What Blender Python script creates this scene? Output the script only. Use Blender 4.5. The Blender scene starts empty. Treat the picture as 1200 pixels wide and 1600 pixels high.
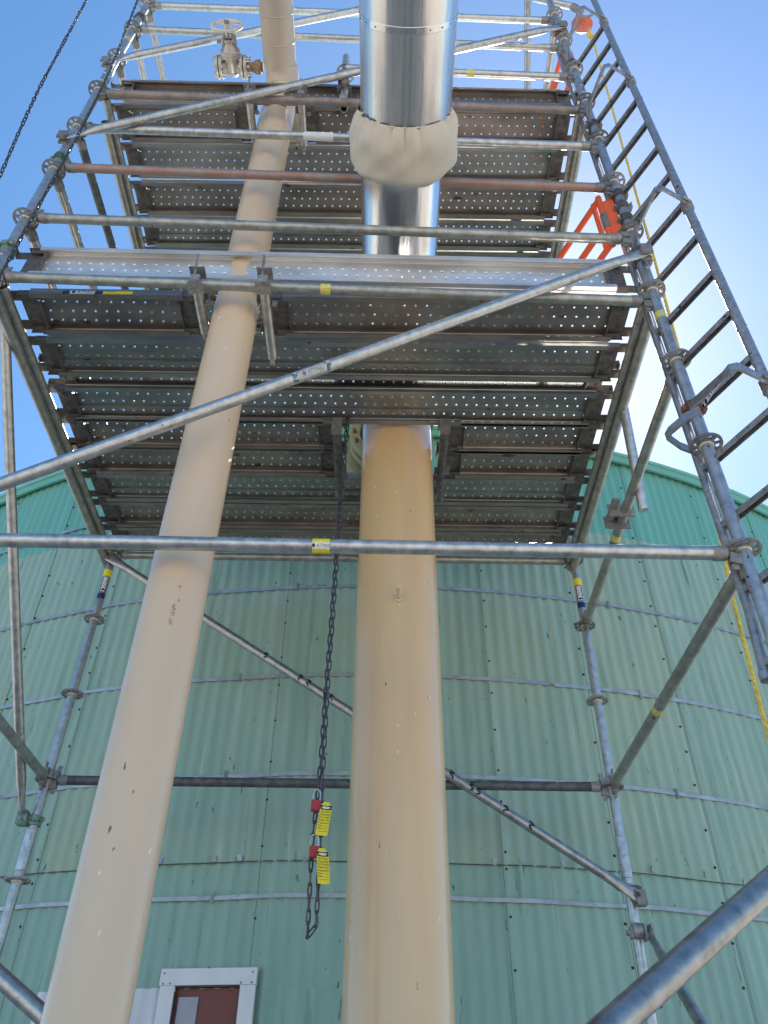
import bpy, bmesh, math, random
from mathutils import Vector, Matrix
R_ = math.radians
PI = math.pi
sc = bpy.context.scene
COL = sc.collection
random.seed(7)

# ---------------------------------------------------------------- camera
cam_d = bpy.data.cameras.new('camera')
cam = bpy.data.objects.new('camera', cam_d)
COL.objects.link(cam)
sc.camera = cam
cam_d.sensor_fit = 'VERTICAL'
cam_d.sensor_height = 34.6
cam_d.lens = 1270.93 / 1600 * 34.6
cam_d.clip_start = 0.05
cam_d.clip_end = 3000
cam.location = (0.2771, -2.1384, -1.7009)
cam.rotation_euler = (2.2805, -0.0087, -0.0083)

# ---------------------------------------------------------------- sky, sun, exposure
SUN_EL, SUN_AZ = R_(50), R_(17)          # azimuth from +Y towards +X
world = bpy.data.worlds.new("World")
sc.world = world
world.use_nodes = True
wn = world.node_tree
wn.nodes.clear()
sky = wn.nodes.new('ShaderNodeTexSky')
sky.sky_type = 'NISHITA'
sky.sun_disc = False
sky.sun_elevation = SUN_EL
sky.sun_rotation = SUN_AZ
sky.altitude = 600
sky.air_density = 1.0
sky.dust_density = 0.45
sky.ozone_density = 2.0
bg = wn.nodes.new('ShaderNodeBackground')
bg.inputs['Strength'].default_value = 0.115
wo = wn.nodes.new('ShaderNodeOutputWorld')
hs = wn.nodes.new('ShaderNodeHueSaturation')
hs.inputs['Saturation'].default_value = 1.2
hs.inputs['Hue'].default_value = .494
wn.links.new(sky.outputs[0], hs.inputs['Color'])
wn.links.new(hs.outputs[0], bg.inputs[0])
wn.links.new(bg.outputs[0], wo.inputs[0])
sl = bpy.data.lights.new('sun', 'SUN')
sl.energy = 5.0
sl.angle = R_(0.5)
sl.color = (1.0, 0.95, 0.87)
sun = bpy.data.objects.new('sun', sl)
COL.objects.link(sun)
sdir = Vector((math.sin(SUN_AZ) * math.cos(SUN_EL), math.cos(SUN_AZ) * math.cos(SUN_EL), math.sin(SUN_EL)))
sun.rotation_euler = sdir.to_track_quat('Z', 'Y').to_euler()
sun.location = sdir * 30
sc.view_settings.view_transform = 'Standard'
sc.view_settings.look = 'None'
sc.view_settings.exposure = 1.08
sc.view_settings.gamma = 1
sc.view_settings.use_curve_mapping = False

# ---------------------------------------------------------------- materials
def lin(r, g, b):
    f = lambda c: (c / 255 / 12.92) if c / 255 <= .04045 else ((c / 255 + .055) / 1.055) ** 2.4
    return (f(r), f(g), f(b), 1)

def mat(name, col, rough=.5, metal=0., var=.12, nscale=9., stretch=(1, 1, 1), col2=None, obvar=.0,
        spots=(), bump=.0, bscale=60., rvar=.1, coat=0., bstretch=(1, 1, 1), bdist=.002):
    m = bpy.data.materials.new(name)
    m.use_nodes = True
    nt = m.node_tree
    N = nt.nodes
    L = nt.links.new
    b = N['Principled BSDF']
    b.inputs['Metallic'].default_value = metal
    if coat:
        b.inputs['Coat Weight'].default_value = coat
        b.inputs['Coat Roughness'].default_value = .15
    tc = N.new('ShaderNodeTexCoord')
    mp = N.new('ShaderNodeMapping')
    mp.inputs['Scale'].default_value = stretch
    L(tc.outputs['Object'], mp.inputs[0])
    oi = N.new('ShaderNodeObjectInfo')
    off = N.new('ShaderNodeVectorMath'); off.operation = 'ADD'
    comb = N.new('ShaderNodeMath'); comb.operation = 'MULTIPLY'; comb.inputs[1].default_value = 31.
    L(oi.outputs['Random'], comb.inputs[0])
    L(mp.outputs[0], off.inputs[0]); L(comb.outputs[0], off.inputs[1])
    n = N.new('ShaderNodeTexNoise')
    n.inputs['Scale'].default_value = nscale
    n.inputs['Detail'].default_value = 7
    n.inputs['Roughness'].default_value = .62
    L(off.outputs[0], n.inputs['Vector'])
    r = N.new('ShaderNodeMapRange')
    r.inputs['From Min'].default_value = .3; r.inputs['From Max'].default_value = .7
    L(n.outputs[0], r.inputs[0])
    mx = N.new('ShaderNodeMix'); mx.data_type = 'RGBA'
    c = Vector(col[:3])
    c2 = Vector(col2[:3]) if col2 else c * (1 - 2 * var)
    mx.inputs[6].default_value = (*c2, 1) if col2 else (*(c * (1 - var * 1.4)), 1)
    mx.inputs[7].default_value = (*c, 1) if col2 else (*(c * (1 + var)), 1)
    L(r.outputs[0], mx.inputs[0])
    last = mx.outputs[2]
    if obvar:
        hv = N.new('ShaderNodeMapRange')
        hv.inputs['To Min'].default_value = 1 - obvar; hv.inputs['To Max'].default_value = 1 + obvar
        L(oi.outputs['Random'], hv.inputs[0])
        vm = N.new('ShaderNodeVectorMath'); vm.operation = 'SCALE'
        L(last, vm.inputs[0]); L(hv.outputs[0], vm.inputs['Scale'])
        last = vm.outputs[0]
    for sp_ in spots:
        ss, thr, scol, st = sp_[:4]; soft = sp_[4] if len(sp_) > 4 else .03
        mp2 = N.new('ShaderNodeMapping'); mp2.inputs['Scale'].default_value = st
        L(tc.outputs['Object'], mp2.inputs[0])
        of2 = N.new('ShaderNodeVectorMath'); of2.operation = 'ADD'
        L(mp2.outputs[0], of2.inputs[0]); L(comb.outputs[0], of2.inputs[1])
        n2 = N.new('ShaderNodeTexNoise'); n2.inputs['Scale'].default_value = ss
        n2.inputs['Detail'].default_value = 3
        L(of2.outputs[0], n2.inputs['Vector'])
        r2 = N.new('ShaderNodeMapRange')
        r2.inputs['From Min'].default_value = thr; r2.inputs['From Max'].default_value = thr + soft
        L(n2.outputs[0], r2.inputs[0])
        m2 = N.new('ShaderNodeMix'); m2.data_type = 'RGBA'
        m2.inputs[7].default_value = scol
        L(r2.outputs[0], m2.inputs[0]); L(last, m2.inputs[6])
        last = m2.outputs[2]
    L(last, b.inputs['Base Color'])
    rr = N.new('ShaderNodeMapRange')
    rr.inputs['To Min'].default_value = max(.02, rough - rvar); rr.inputs['To Max'].default_value = min(1, rough + rvar)
    L(n.outputs[0], rr.inputs[0]); L(rr.outputs[0], b.inputs['Roughness'])
    if bump:
        mp3 = N.new('ShaderNodeMapping'); mp3.inputs['Scale'].default_value = bstretch
        L(tc.outputs['Object'], mp3.inputs[0])
        n3 = N.new('ShaderNodeTexNoise'); n3.inputs['Scale'].default_value = bscale
        n3.inputs['Detail'].default_value = 4
        L(mp3.outputs[0], n3.inputs['Vector'])
        bp = N.new('ShaderNodeBump'); bp.inputs['Strength'].default_value = bump
        bp.inputs['Distance'].default_value = bdist
        L(n3.outputs[0], bp.inputs['Height']); L(bp.outputs[0], b.inputs['Normal'])
    return m

BLK = (.015, .014, .016, 1)
U3 = (1, 1, 1)
M = {}
M['galv'] = mat('galvanised', (.44, .435, .43, 1), .38, .82, .26, 26, obvar=.22, bump=.35, bscale=90, spots=((38, .73, (.08, .07, .06, 1), U3),))
M['galvb'] = mat('galvanised_fresh', (.50, .50, .50, 1), .37, .82, .2, 30, obvar=.1, bump=.3, bscale=90, spots=((42, .72, (.1, .09, .08, 1), U3),))
M['specked'] = mat('galvanised_specked', (.48, .49, .51, 1), .38, .82, .2, 20, bump=.3, bscale=80, spots=((58, .665, BLK, (1, 1, .6)),))
M['galvo'] = mat('galvanised_olive', (.38, .375, .345, 1), .42, .7, .25, 22, bump=.4, bscale=70, spots=((30, .72, (.05, .05, .045, 1), U3),))
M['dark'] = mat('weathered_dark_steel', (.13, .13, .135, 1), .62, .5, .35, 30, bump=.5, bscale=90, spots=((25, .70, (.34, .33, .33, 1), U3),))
M['rusttube'] = mat('tube_red_oxide', (.34, .31, .30, 1), .55, .5, .2, 12, col2=(.36, .17, .12, 1), bump=.4, bscale=80)
M['browntube'] = mat('tube_brown', (.30, .25, .235, 1), .6, .5, .22, 18, bump=.4, bscale=80)
M['cast'] = mat('cast_steel', (.30, .29, .28, 1), .6, .6, .25, 40, obvar=.2, bump=.5, bscale=120, spots=((30, .68, (.16, .08, .05, 1), U3),))
M['castg'] = mat('cast_green_paint', (.17, .30, .26, 1), .6, .2, .3, 60, bump=.5, bscale=120, spots=((40, .62, (.15, .13, .11, 1), U3),))
M['castr'] = mat('cast_rust', (.30, .12, .08, 1), .75, .3, .3, 60, bump=.5, bscale=120)
M['weld'] = mat('weld_ring', (.62, .58, .48, 1), .6, .2, .2, 90)
M['plank_a'] = mat('plank_steel_reflected_brown', (.30, .265, .24, 1), .36, .66, .25, 9, stretch=(.4, 1, 1), obvar=.12, bump=.3, bscale=40, spots=((11, .68, (.13, .08, .05, 1), (.6, 1, 1)),))  # brown reflected from pipe and ground is put into this grey steel's colour
M['plank_b'] = mat('plank_steel_green', (.31, .31, .295, 1), .33, .7, .2, 9, stretch=(.4, 1, 1), obvar=.15, bump=.3, bscale=40, spots=((14, .70, (.14, .10, .07, 1), (.6, 1, 1)),))
M['plank_c'] = mat('plank_steel_bright', (.78, .77, .765, 1), .42, .72, .18, 8, stretch=(.3, 1, 1), bump=.3, bscale=40)
M['rusthook'] = mat('hook_steel', (.19, .165, .15, 1), .5, .5, .35, 30, bump=.5, bscale=90)
M['paint'] = mat('cream_paint', (.70, .465, .24, 1), .34, 0, .06, 2.2, stretch=(2.2, 2.2, .35), bump=.08, bscale=25, coat=.7, bdist=.004,
                 spots=((30, .715, (.76, .70, .60, 1), (1, 1, .5)), (38, .735, (.16, .10, .06, 1), (1, 1, .4)), (2.6, .58, (.56, .41, .27, 1), (5, 5, .12), .3)))
M['paint2'] = mat('cream_paint_pale', (.69, .51, .345, 1), .38, 0, .04, 2.2, stretch=(2, 2, .4), bump=.08, bscale=25, coat=.5, bdist=.004,
                  spots=((34, .72, (.78, .74, .66, 1), (1, 1, .6)), (36, .73, (.16, .10, .06, 1), (1, 1, .5)), (2.2, .58, (.62, .49, .36, 1), (4, 4, .15), .3)))
M['paint3'] = mat('grey_beige_paint', (.50, .43, .35, 1), .5, 0, .1, 6, stretch=(1.5, .5, 1.5), bump=.1, bscale=25)
M['yellowcream'] = mat('yellow_cream_primer', (.46, .39, .22, 1), .5, 0, .1, 6)
M['clad'] = mat('aluminium_cladding', (.70, .69, .68, 1), .24, .93, .07, 7, stretch=(5, .25, 5), bump=.6, bscale=7, bstretch=(1.6, .16, 1.6), bdist=.012, rvar=.05)
M['clad2'] = mat('aluminium_cladding_brushed', (.68, .655, .63, 1), .29, .88, .09, 8, stretch=(9, .12, 9), bump=.5, bscale=6, bstretch=(1.4, .2, 1.4), bdist=.011, rvar=.09)
M['cloth'] = mat('quilted_cover', (.58, .52, .43, 1), .85, 0, .06, 5, bump=.25, bscale=16, bdist=.006)
M['tank_low'] = mat('tank_green_faded', (.285, .43, .365, 1), .55, .05, .1, 2.2, stretch=(3.5, 3.5, .35), col2=(.215, .365, .305, 1), obvar=.05, bump=.25, bscale=5, bdist=.006,
                    spots=((9, .62, (.36, .47, .39, 1), (2.2, 2.2, .25), .15), (6, .62, (.16, .28, .23, 1), (3, 3, .25), .15), (4.2, .695, (.07, .15, .11, 1), (3.4, 3.4, .6), .04), (24, .71, (.05, .10, .08, 1), (1, 1, .4), .04)))
M['tank_mid'] = mat('tank_green_mid', (.325, .455, .385, 1), .55, .05, .1, 2.0, stretch=(3.5, 3.5, .3), col2=(.235, .375, .305, 1), obvar=.05, bump=.25, bscale=5, bdist=.006,
                    spots=((.9, .54, (.37, .44, .29, 1), (1, 1, .6), .3), (9, .62, (.40, .50, .41, 1), (2.2, 2.2, .2), .15), (6, .62, (.20, .31, .24, 1), (3, 3, .22), .15), (22, .70, (.09, .15, .10, 1), (1, 1, .45), .04), (3.2, .70, (.12, .22, .16, 1), (4, 4, .5), .06)))
M['tank_top'] = mat('tank_green_fresh', (.15, .41, .345, 1), .45, .05, .05, 2.0, stretch=(2, 2, .4), obvar=.03)
M['trim'] = mat('eave_green', (.17, .44, .36, 1), .45, .1, .06, 4)
M['strapm'] = mat('strap_steel', (.40, .42, .45, 1), .45, .6, .2, 12, obvar=.1, spots=((8, .68, (.26, .22, .17, 1), U3),))
M['white'] = mat('white_paint', (.72, .72, .74, 1), .5, 0, .05, 8)
M['whitesheet'] = mat('white_sheet', (.66, .66, .69, 1), .5, .1, .1, 5, stretch=(3, 3, .5))
M['redbrown'] = mat('red_brown_board', (.19, .045, .035, 1), .5, 0, .15, 9)
M['greypatch'] = mat('grey_patch', (.38, .38, .43, 1), .6, 0, .1, 9)
M['orange'] = mat('orange_paint', (.85, .13, .035, 1), .45, 0, .1, 20, bump=.1, spots=((40, .73, (.3, .12, .08, 1), U3),))
M['fadedred'] = mat('faded_red_paint', (.62, .13, .08, 1), .5, 0, .2, 20)
M['red'] = mat('red_plastic', (.42, .03, .03, 1), .4, 0, .06, 20)
M['yellow'] = mat('yellow_label', (.80, .66, .02, 1), .5, 0, .05, 30)
M['oldyellow'] = mat('yellow_label_worn', (.72, .62, .12, 1), .5, 0, .15, 50, spots=((50, .6, (.45, .44, .40, 1), U3),))
M['navy'] = mat('navy_label', (.015, .02, .12, 1), .5, 0, .05, 30)
M['labelwhite'] = mat('white_label', (.72, .72, .70, 1), .5, 0, .08, 60)
M['ink'] = mat('black_ink', (.012, .012, .012, 1), .5, 0, .05, 30)
M['chain'] = mat('chain_steel', (.10, .10, .115, 1), .5, .7, .3, 60, bump=.3)
M['valve'] = mat('valve_silver', (.50, .47, .43, 1), .42, .45, .15, 30, bump=.2, bscale=60)
M['wheelp'] = mat('handwheel_paint', (.62, .56, .47, 1), .5, 0, .1, 30)
M['rope'] = mat('yellow_rope', (.72, .55, .11, 1), .8, 0, .2, 40, bump=.6, bscale=200)
M['lap'] = mat('lap_edge', (.11, .17, .14, 1), .7, 0, .3, 20)
M['seam'] = mat('dark_seal', (.05, .06, .055, 1), .7, 0, .1, 20)
M['screwm'] = mat('screw', (.05, .045, .03, 1), .6, .4, .2, 20)
M['rubber'] = mat('grey_ladder_steel', (.36, .365, .385, 1), .42, .7, .25, 30, obvar=.1, bump=.3, bscale=90, spots=((45, .69, BLK, U3),))
M['rungm'] = mat('rung_steel', (.33, .325, .33, 1), .42, .65, .3, 30, obvar=.15, bump=.3, bscale=90, spots=((45, .66, BLK, U3),))
M['rustflange'] = mat('rusty_flange', (.36, .24, .15, 1), .7, .3, .35, 40, bump=.4)
M['ground'] = mat('gravel', (.50, .44, .37, 1), .95, 0, .3, 3, bump=.8, bscale=30, bdist=.03)

# ---------------------------------------------------------------- helpers
ORG = {}

class MB:
    def __init__(s): s.v = []; s.f = []; s.m = []
    def add(s, vs, fs, mi=0):
        o = len(s.v)
        s.v += [tuple(v) for v in vs]
        s.f += [tuple(i + o for i in f) for f in fs]
        s.m += [mi] * len(fs)
    def box(s, size, mtx, mi=0, taper=1.0):
        x, y, z = [a / 2 for a in size]
        vs = [mtx @ Vector((sx * x * (taper if sz > 0 else 1), sy * y * (taper if sz > 0 else 1), sz * z)) for sx in (-1, 1) for sy in (-1, 1) for sz in (-1, 1)]
        s.add(vs, [(0, 1, 3, 2), (4, 6, 7, 5), (0, 4, 5, 1), (2, 3, 7, 6), (0, 2, 6, 4), (1, 5, 7, 3)], mi)
        return s
    def lathe(s, prof, mtx, n=20, mi=0, closed=False, a0=0, a1=2 * PI):
        full = abs(a1 - a0 - 2 * PI) < 1e-6
        k = n if full else n + 1
        vs = []
        for (r, z) in prof:
            for i in range(k):
                a = a0 + (a1 - a0) * i / n
                vs.append(mtx @ Vector((r * math.cos(a), r * math.sin(a), z)))
        fs = []
        P = len(prof)
        for j in range(P if closed else P - 1):
            j2 = (j + 1) % P
            for i in range(n):
                i2 = (i + 1) % k
                fs.append((j * k + i, j * k + i2, j2 * k + i2, j2 * k + i))
        s.add(vs, fs, mi)
        return s
    def tube(s, a, b, r, n=18, mi=0, cap=True, ri=None):
        a = Vector(a); b = Vector(b)
        mtx = fr(a, b); L = (b - a).length
        if ri: prof = [(ri, 0), (r, 0), (r, L), (ri, L)]; s.lathe(prof, mtx, n, mi, closed=True)
        else: s.lathe(([(0.0001, 0)] if cap else []) + [(r, 0), (r, L)] + ([(0.0001, L)] if cap else []), mtx, n, mi)
        return s
    def sweep(s, pts, r, n=10, mi=0, closed=False, up=None, ell=None):
        pts = [Vector(p) for p in pts]
        K = len(pts)
        u = None; vs = []
        for i in range(K):
            if closed: t = (pts[(i + 1) % K] - pts[i - 1])
            else: t = pts[min(i + 1, K - 1)] - pts[max(i - 1, 0)]
            t.normalize()
            if u is None:
                u = Vector(up) if up else (Vector((0, 0, 1)) if abs(t.z) < .9 else Vector((1, 0, 0)))
            u = (u - t * u.dot(t)).normalized()
            w = t.cross(u)
            rr = r[i] if isinstance(r, (list, tuple)) else r
            e = ell[i] if ell else (1, 1)
            for k in range(n):
                a = 2 * PI * k / n
                vs.append(pts[i] + u * (rr * e[0] * math.cos(a)) + w * (rr * e[1] * math.sin(a)))
        fs = []
        for i in range(K if closed else K - 1):
            i2 = (i + 1) % K
            for k in range(n):
                fs.append((i * n + k, i * n + (k + 1) % n, i2 * n + (k + 1) % n, i2 * n + k))
        if not closed:
            fs.append(tuple(range(n))[::-1]); fs.append(tuple((K - 1) * n + k for k in range(n)))
        s.add(vs, fs, mi)
        return s
    def build(s, name, mats, parent=None, smooth=35, label=None):
        me = bpy.data.meshes.new(name)
        o0 = ORG.get(parent, Vector((0, 0, 0))) if parent else Vector((0, 0, 0))
        me.from_pydata([Vector(v) - o0 for v in s.v], [], s.f)
        if not isinstance(mats, (list, tuple)): mats = [mats]
        for m in mats: me.materials.append(m)
        me.polygons.foreach_set('material_index', s.m)
        bm = bmesh.new(); bm.from_mesh(me)
        bmesh.ops.recalc_face_normals(bm, faces=bm.faces)
        bm.to_mesh(me); bm.free()
        if smooth:
            me.shade_smooth()
            me.set_sharp_from_angle(angle=R_(smooth))
        o = bpy.data.objects.new(name, me)
        COL.objects.link(o)
        if parent: o.parent = parent
        ORG[o] = o0.copy()
        if label: o['label'] = label
        return o

def fr(a, b, up=None):
    a = Vector(a); b = Vector(b)
    z = (b - a).normalized()
    up = Vector(up) if up is not None else (Vector((0, 0, 1)) if abs(z.z) < .9 else Vector((0, 1, 0)))
    x = up.cross(z).normalized()
    y = z.cross(x)
    return Matrix.Translation(a) @ Matrix((x, y, z)).transposed().to_4x4()

def at(p, x=None, y=None, z=None):
    """matrix at p with given axes (columns)"""
    z = Vector(z).normalized() if z is not None else Vector((0, 0, 1))
    x = Vector(x) if x is not None else Vector((1, 0, 0))
    x = (x - z * x.dot(z)).normalized()
    y = z.cross(x)
    return Matrix.Translation(Vector(p)) @ Matrix((x, y, z)).transposed().to_4x4()

def tag(o, label, cat, group=None, kind=None):
    o['label'] = label; o['category'] = cat
    if group: o['group'] = group
    if kind: o['kind'] = kind
    return o

def thing(name, loc, label, cat, group=None):
    o = bpy.data.objects.new(name, None)
    o.empty_display_size = .05
    o.location = loc
    COL.objects.link(o)
    ORG[o] = Vector(loc)
    return tag(o, label, cat, group)

def child(name, me, loc, parent, rot=None):
    o = bpy.data.objects.new(name, me)
    o.parent = parent
    o.location = Vector(loc) - ORG[parent]
    if rot: o.rotation_euler = rot
    COL.objects.link(o)
    ORG[o] = Vector(loc)
    return o

TXT = {}
def text2d(s):
    if s in TXT: return TXT[s]
    cu = bpy.data.curves.new('lettering', 'FONT')
    cu.body = s; cu.align_x = 'CENTER'; cu.align_y = 'CENTER'; cu.resolution_u = 2; cu.size = 1
    o = bpy.data.objects.new('lettering', cu)
    COL.objects.link(o)
    me = bpy.data.meshes.new_from_object(o.evaluated_get(bpy.context.evaluated_depsgraph_get()))
    vs = [(v.co.x, v.co.y) for v in me.vertices]; fs = [tuple(p.vertices) for p in me.polygons]
    bpy.data.objects.remove(o); bpy.data.curves.remove(cu); bpy.data.meshes.remove(me)
    TXT[s] = (vs, fs)
    return TXT[s]

def cyl_patch(mb, P, d, n, w, h, R, mi):
    """sticker wrapped on a tube: w along axis d, h = arc length, centred on normal n"""
    d = Vector(d).normalized(); n = Vector(n); n = (n - d * n.dot(d)).normalized(); up = n.cross(d)
    vs = []; K = 10
    for i in range(K + 1):
        a = (i / K - .5) * h / R
        for sx in (-.5, .5): vs.append(Vector(P) + d * (w * sx) + (n * math.cos(a) + up * math.sin(a)) * R)
    mb.add(vs, [(2 * i, 2 * i + 1, 2 * i + 3, 2 * i + 2) for i in range(K)], mi)

def cyl_text(mb, s, P, d, n, size, R, mi, sx=1.0):
    d = Vector(d).normalized(); n = Vector(n); n = (n - d * n.dot(d)).normalized(); up = n.cross(d)
    vs, fs = text2d(s)
    mb.add([Vector(P) + d * (x * size * sx) + (n * math.cos(y * size / R) + up * math.sin(y * size / R)) * R for x, y in vs], fs, mi)

def flat_text(mb, s, P, x, y, size, mi, sx=1.0):
    vs, fs = text2d(s)
    mb.add([Vector(P) + Vector(x) * (a * size * sx) + Vector(y) * (b * size) for a, b in vs], fs, mi)

M['wornlabel'] = mat('worn_label', (.46, .47, .47, 1), .5, .2, .2, 60)
M['fadedink'] = mat('faded_ink', (.16, .16, .17, 1), .5, 0, .2, 60)
M['wornblue'] = mat('worn_blue', (.06, .15, .24, 1), .5, 0, .2, 60, spots=((70, .52, (.45, .46, .46, 1), U3),))
LM = lambda: [M['oldyellow'], M['labelwhite'], M['navy'], M['ink'], M['yellow'], M['wornlabel'], M['fadedink'], M['wornblue']]
def sticker(parent, P, d, n, R, kind='yw'):
    mb = MB(); d = Vector(d).normalized(); P = Vector(P)
    if kind == 'yw':       # yellow band with a white strip, letters across
        cyl_patch(mb, P, d, n, .058, .115, R + .0007, 4)
        up = Vector(n).cross(d).normalized()
        cyl_patch(mb, P, d, (Vector(n).normalized() + up * .12), .058, .022, R + .0013, 1)
        cyl_text(mb, '\u2666ATPAC', P, d, (Vector(n).normalized() + up * .12), .0155, R + .0018, 3)
    elif kind == 'long':   # yellow, white with letters, navy
        cyl_patch(mb, P - d * .095, d, n, .05, .12, R + .0007, 4)
        cyl_patch(mb, P - d * .005, d, n, .12, .034, R + .0007, 2)
        cyl_patch(mb, P - d * .005, d, n, .112, .025, R + .0013, 1)
        cyl_text(mb, 'ATPAC\u2666', P - d * .005, d, n, .026, R + .0018, 3)
        cyl_patch(mb, P + d * .08, d, n, .04, .06, R + .0009, 2)
    elif kind == 'pale':
        cyl_patch(mb, P, d, n, .17, .08, R + .0007, 1)
    elif kind == 'plain':
        cyl_patch(mb, P, d, n, .045, .13, R + .0007, 0)
    elif kind == 'blue':
        cyl_patch(mb, P, d, n, .11, .036, R + .0007, 5)
        cyl_text(mb, '\u2666ATPAC', P, d, n, .022, R + .0013, 6)
        for q in (-.075, .072): cyl_patch(mb, P + d * q, d, n, .022, .05, R + .0009, 7)
    return mb.build('sticker', LM(), parent, smooth=None)

TR = .0242      # scaffold tube radius
# --- shared rosette mesh
mb = MB()
mb.lathe([(.051, -.0045), (.0615, -.0045), (.0615, .0045), (.051, .0045)], Matrix(), 40, closed=True)
mb.lathe([(.0235, -.0045), (.034, -.0045), (.034, .0045), (.0235, .0045)], Matrix(), 28, closed=True)
for i in range(8):
    a = i * PI / 4 + PI / 8
    mb.box((.022, .009 if i % 2 else .015, .0085), Matrix.Rotation(a, 4, 'Z') @ Matrix.Translation((.0425, 0, 0)))
mb.lathe([(.0238, -.013), (.0275, -.010), (.0275, -.0045), (.0238, -.0045)], Matrix(), 24, mi=1, closed=True)
_o = mb.build('rosette', [M['cast'], M['weld']])
ROS = _o.data
bpy.data.objects.remove(_o)

def coupler(parent, P, axis, other, offs, m='cast', name='coupler'):
    """double coupler: ring on tube at P along axis, second ring at P+offs along other; bolt sticks out"""
    P = Vector(P); axis = Vector(axis).normalized(); other = Vector(other).normalized(); offs = Vector(offs)
    mb = MB()
    for (c, ax) in ((P, axis), (P + offs, other)):
        mb.lathe([(TR + .001, -.026), (TR + .009, -.024), (TR + .011, -.012), (TR + .011, .012), (TR + .009, .024), (TR + .001, .026)], fr(c - Vector((0, 0, 0)), c + ax), 20, closed=True)
    if offs.length > .01:
        mb.box((.036, .036, offs.length), fr(P + offs * .5, P + offs * 1.5))
    side = axis.cross(offs if offs.length > .01 else Vector((0, -1, 0))).normalized()
    q = P + side * (TR + .014)
    ob = offs.normalized() if offs.length > .01 else Vector((0, -1, 0))
    mb.box((.022, .03, .026), at(q, side, None, axis))
    mb.box((.018, .026, .022), at(P - side * (TR + .012), side, None, axis))
    o = mb.build(name, M[m], parent)
    mb = MB()
    mb.tube(q - ob * .045, q + ob * .03, .006, 8)
    mb.tube(q - ob * .04, q - ob * .024, .012, 6)
    mb.build('bolt', M['cast'], o)
    return o

def wedge_head(parent, P, d, m='cast'):
    """P standard axis point at rosette, d unit direction along tube away from it"""
    P = Vector(P); d = Vector(d).normalized(); side = d.cross(Vector((0, 0, 1))).normalized(); upv = side.cross(d)
    mb = MB()
    f = lambda x, z: P + d * x + upv * z
    mb.box((.030, .042, .044), fr(f(.036, .028), f(.046, .026), upv))
    mb.box((.026, .042, .044), fr(f(.036, -.028), f(.046, -.026), upv))
    mb.lathe([(.018, .058), (TR + .002, .066), (TR + .003, .09), (TR + .001, .112)], fr(P, P + d), 18)
    mb.lathe([(.001, .060), (.02, .060)], fr(P, P + d), 18)
    h = mb.build('wedge_head', M[m], parent)
    mb = MB()
    mb.box((.007, .020, .145), at(f(.048, .004), side, None, upv + d * .08), taper=1.0)
    mb.box((.014, .012, .010), at(f(.046, -.066), side, None, upv))
    mb.build('wedge', M['cast'], h)

def ledger(name, a, b, label, cat='ledger', group=None, m='galv', ends=(True, True), r=TR, stick=()):
    a = Vector(a); b = Vector(b); d = (b - a).normalized()
    t = thing(name, a, label, cat, group)
    MB().tube(a + d * (.075 if ends[0] else 0), b - d * (.075 if ends[1] else 0), r, 20, ri=r - .0035).build('tube', M[m], t)
    if ends[0]: wedge_head(t, a, d)
    if ends[1]: wedge_head(t, b, -d)
    for (P, n, k) in stick:
        tt = (Vector(P) - a).dot(d)
        sticker(t, a + d * tt, d, n, r, k)
    return t

def brace(a, b, label, group, m='galv', flatn=(0, 1, 0), ea=True, eb=True, r=TR, stick=(), rings=()):
    a = Vector(a); b = Vector(b); d = (b - a).normalized(); L = (b - a).length
    t = thing('brace', a, label, 'brace', group)
    pts = []; ell = []
    def e(q): return 1.15 if q < .5 else 1
    st = [0, .05, .09, .13, .18, .22] if ea else [0]
    en = [.22, .18, .13, .09, .05, 0] if eb else [0]
    for q in st: pts.append(a + d * q); k = min(1, max(0, (q - .07) / .14)) if ea else 1; ell.append((.30 + .70 * k, 1.22 - .22 * k))
    for q in en: pts.append(b - d * q); k = min(1, max(0, (q - .07) / .14)) if eb else 1; ell.append((.30 + .70 * k, 1.22 - .22 * k))
    tb = MB().sweep(pts, r, 18, up=flatn, ell=ell).build('tube', M[m], t)
    for on, P, dd in ((ea, a, d), (eb, b, -d)):
        if not on: continue
        mb = MB()
        n = Vector(flatn)
        q = P + dd * .035
        mb.tube(q - n * .022, q + n * .022, .013, 12)
        mb.box((.05, .012, .07), at(q + n * .016 - dd * .02, dd, None, Vector((0, 0, 1))))
        mb.box((.05, .012, .07), at(q - n * .016 - dd * .02, dd, None, Vector((0, 0, 1))))
        mb.build('brace_end', M['cast'], t)
    for (P, n, k) in stick:
        tt = (Vector(P) - a).dot(d)
        sticker(t, a + d * tt, d, n, r, k)
    if rings:
        for P in rings:
            mb = MB()
            tt = (Vector(P) - a).dot(d); c = a + d * tt
            w = d.cross(Vector(flatn))
            pts = []
            for i in range(13):
                an = .15 + i / 12 * PI * .62
                pts.append(c + (Vector(flatn) * (-math.sin(an)) + w * math.cos(an)) * (r + .0006) + d * (.012 * math.sin(i * .9 + tt * 9) + i * .0012))
            mb.sweep(pts, .0042, 6)
            mb.build('black_mark', M['ink'], t)
    return t

# tower corners as measured, slightly out of plumb
def FRc(z): return Vector((1.490 + .0008 * z, .0136 + .0005 * z, z))
def BRc(z): return Vector((1.496 + .0101 * z, 2.040 + .0027 * z, z))
def BLc(z): return Vector((-1.473 + .0075 * z, 2.035 - .0009 * z, z))
def FLc(z): return Vector((-1.513 + .0030 * z, -.0136 - .0022 * z, z))
GZ = -3.25

# ---------------------------------------------------------------- ground
mb = MB(); S = 900
mb.add([(-S, -S, GZ), (S, -S, GZ), (S, S, GZ), (-S, S, GZ)], [(0, 1, 2, 3)])
g = mb.build('ground', M['ground'], None, smooth=None); g['kind'] = 'structure'

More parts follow.
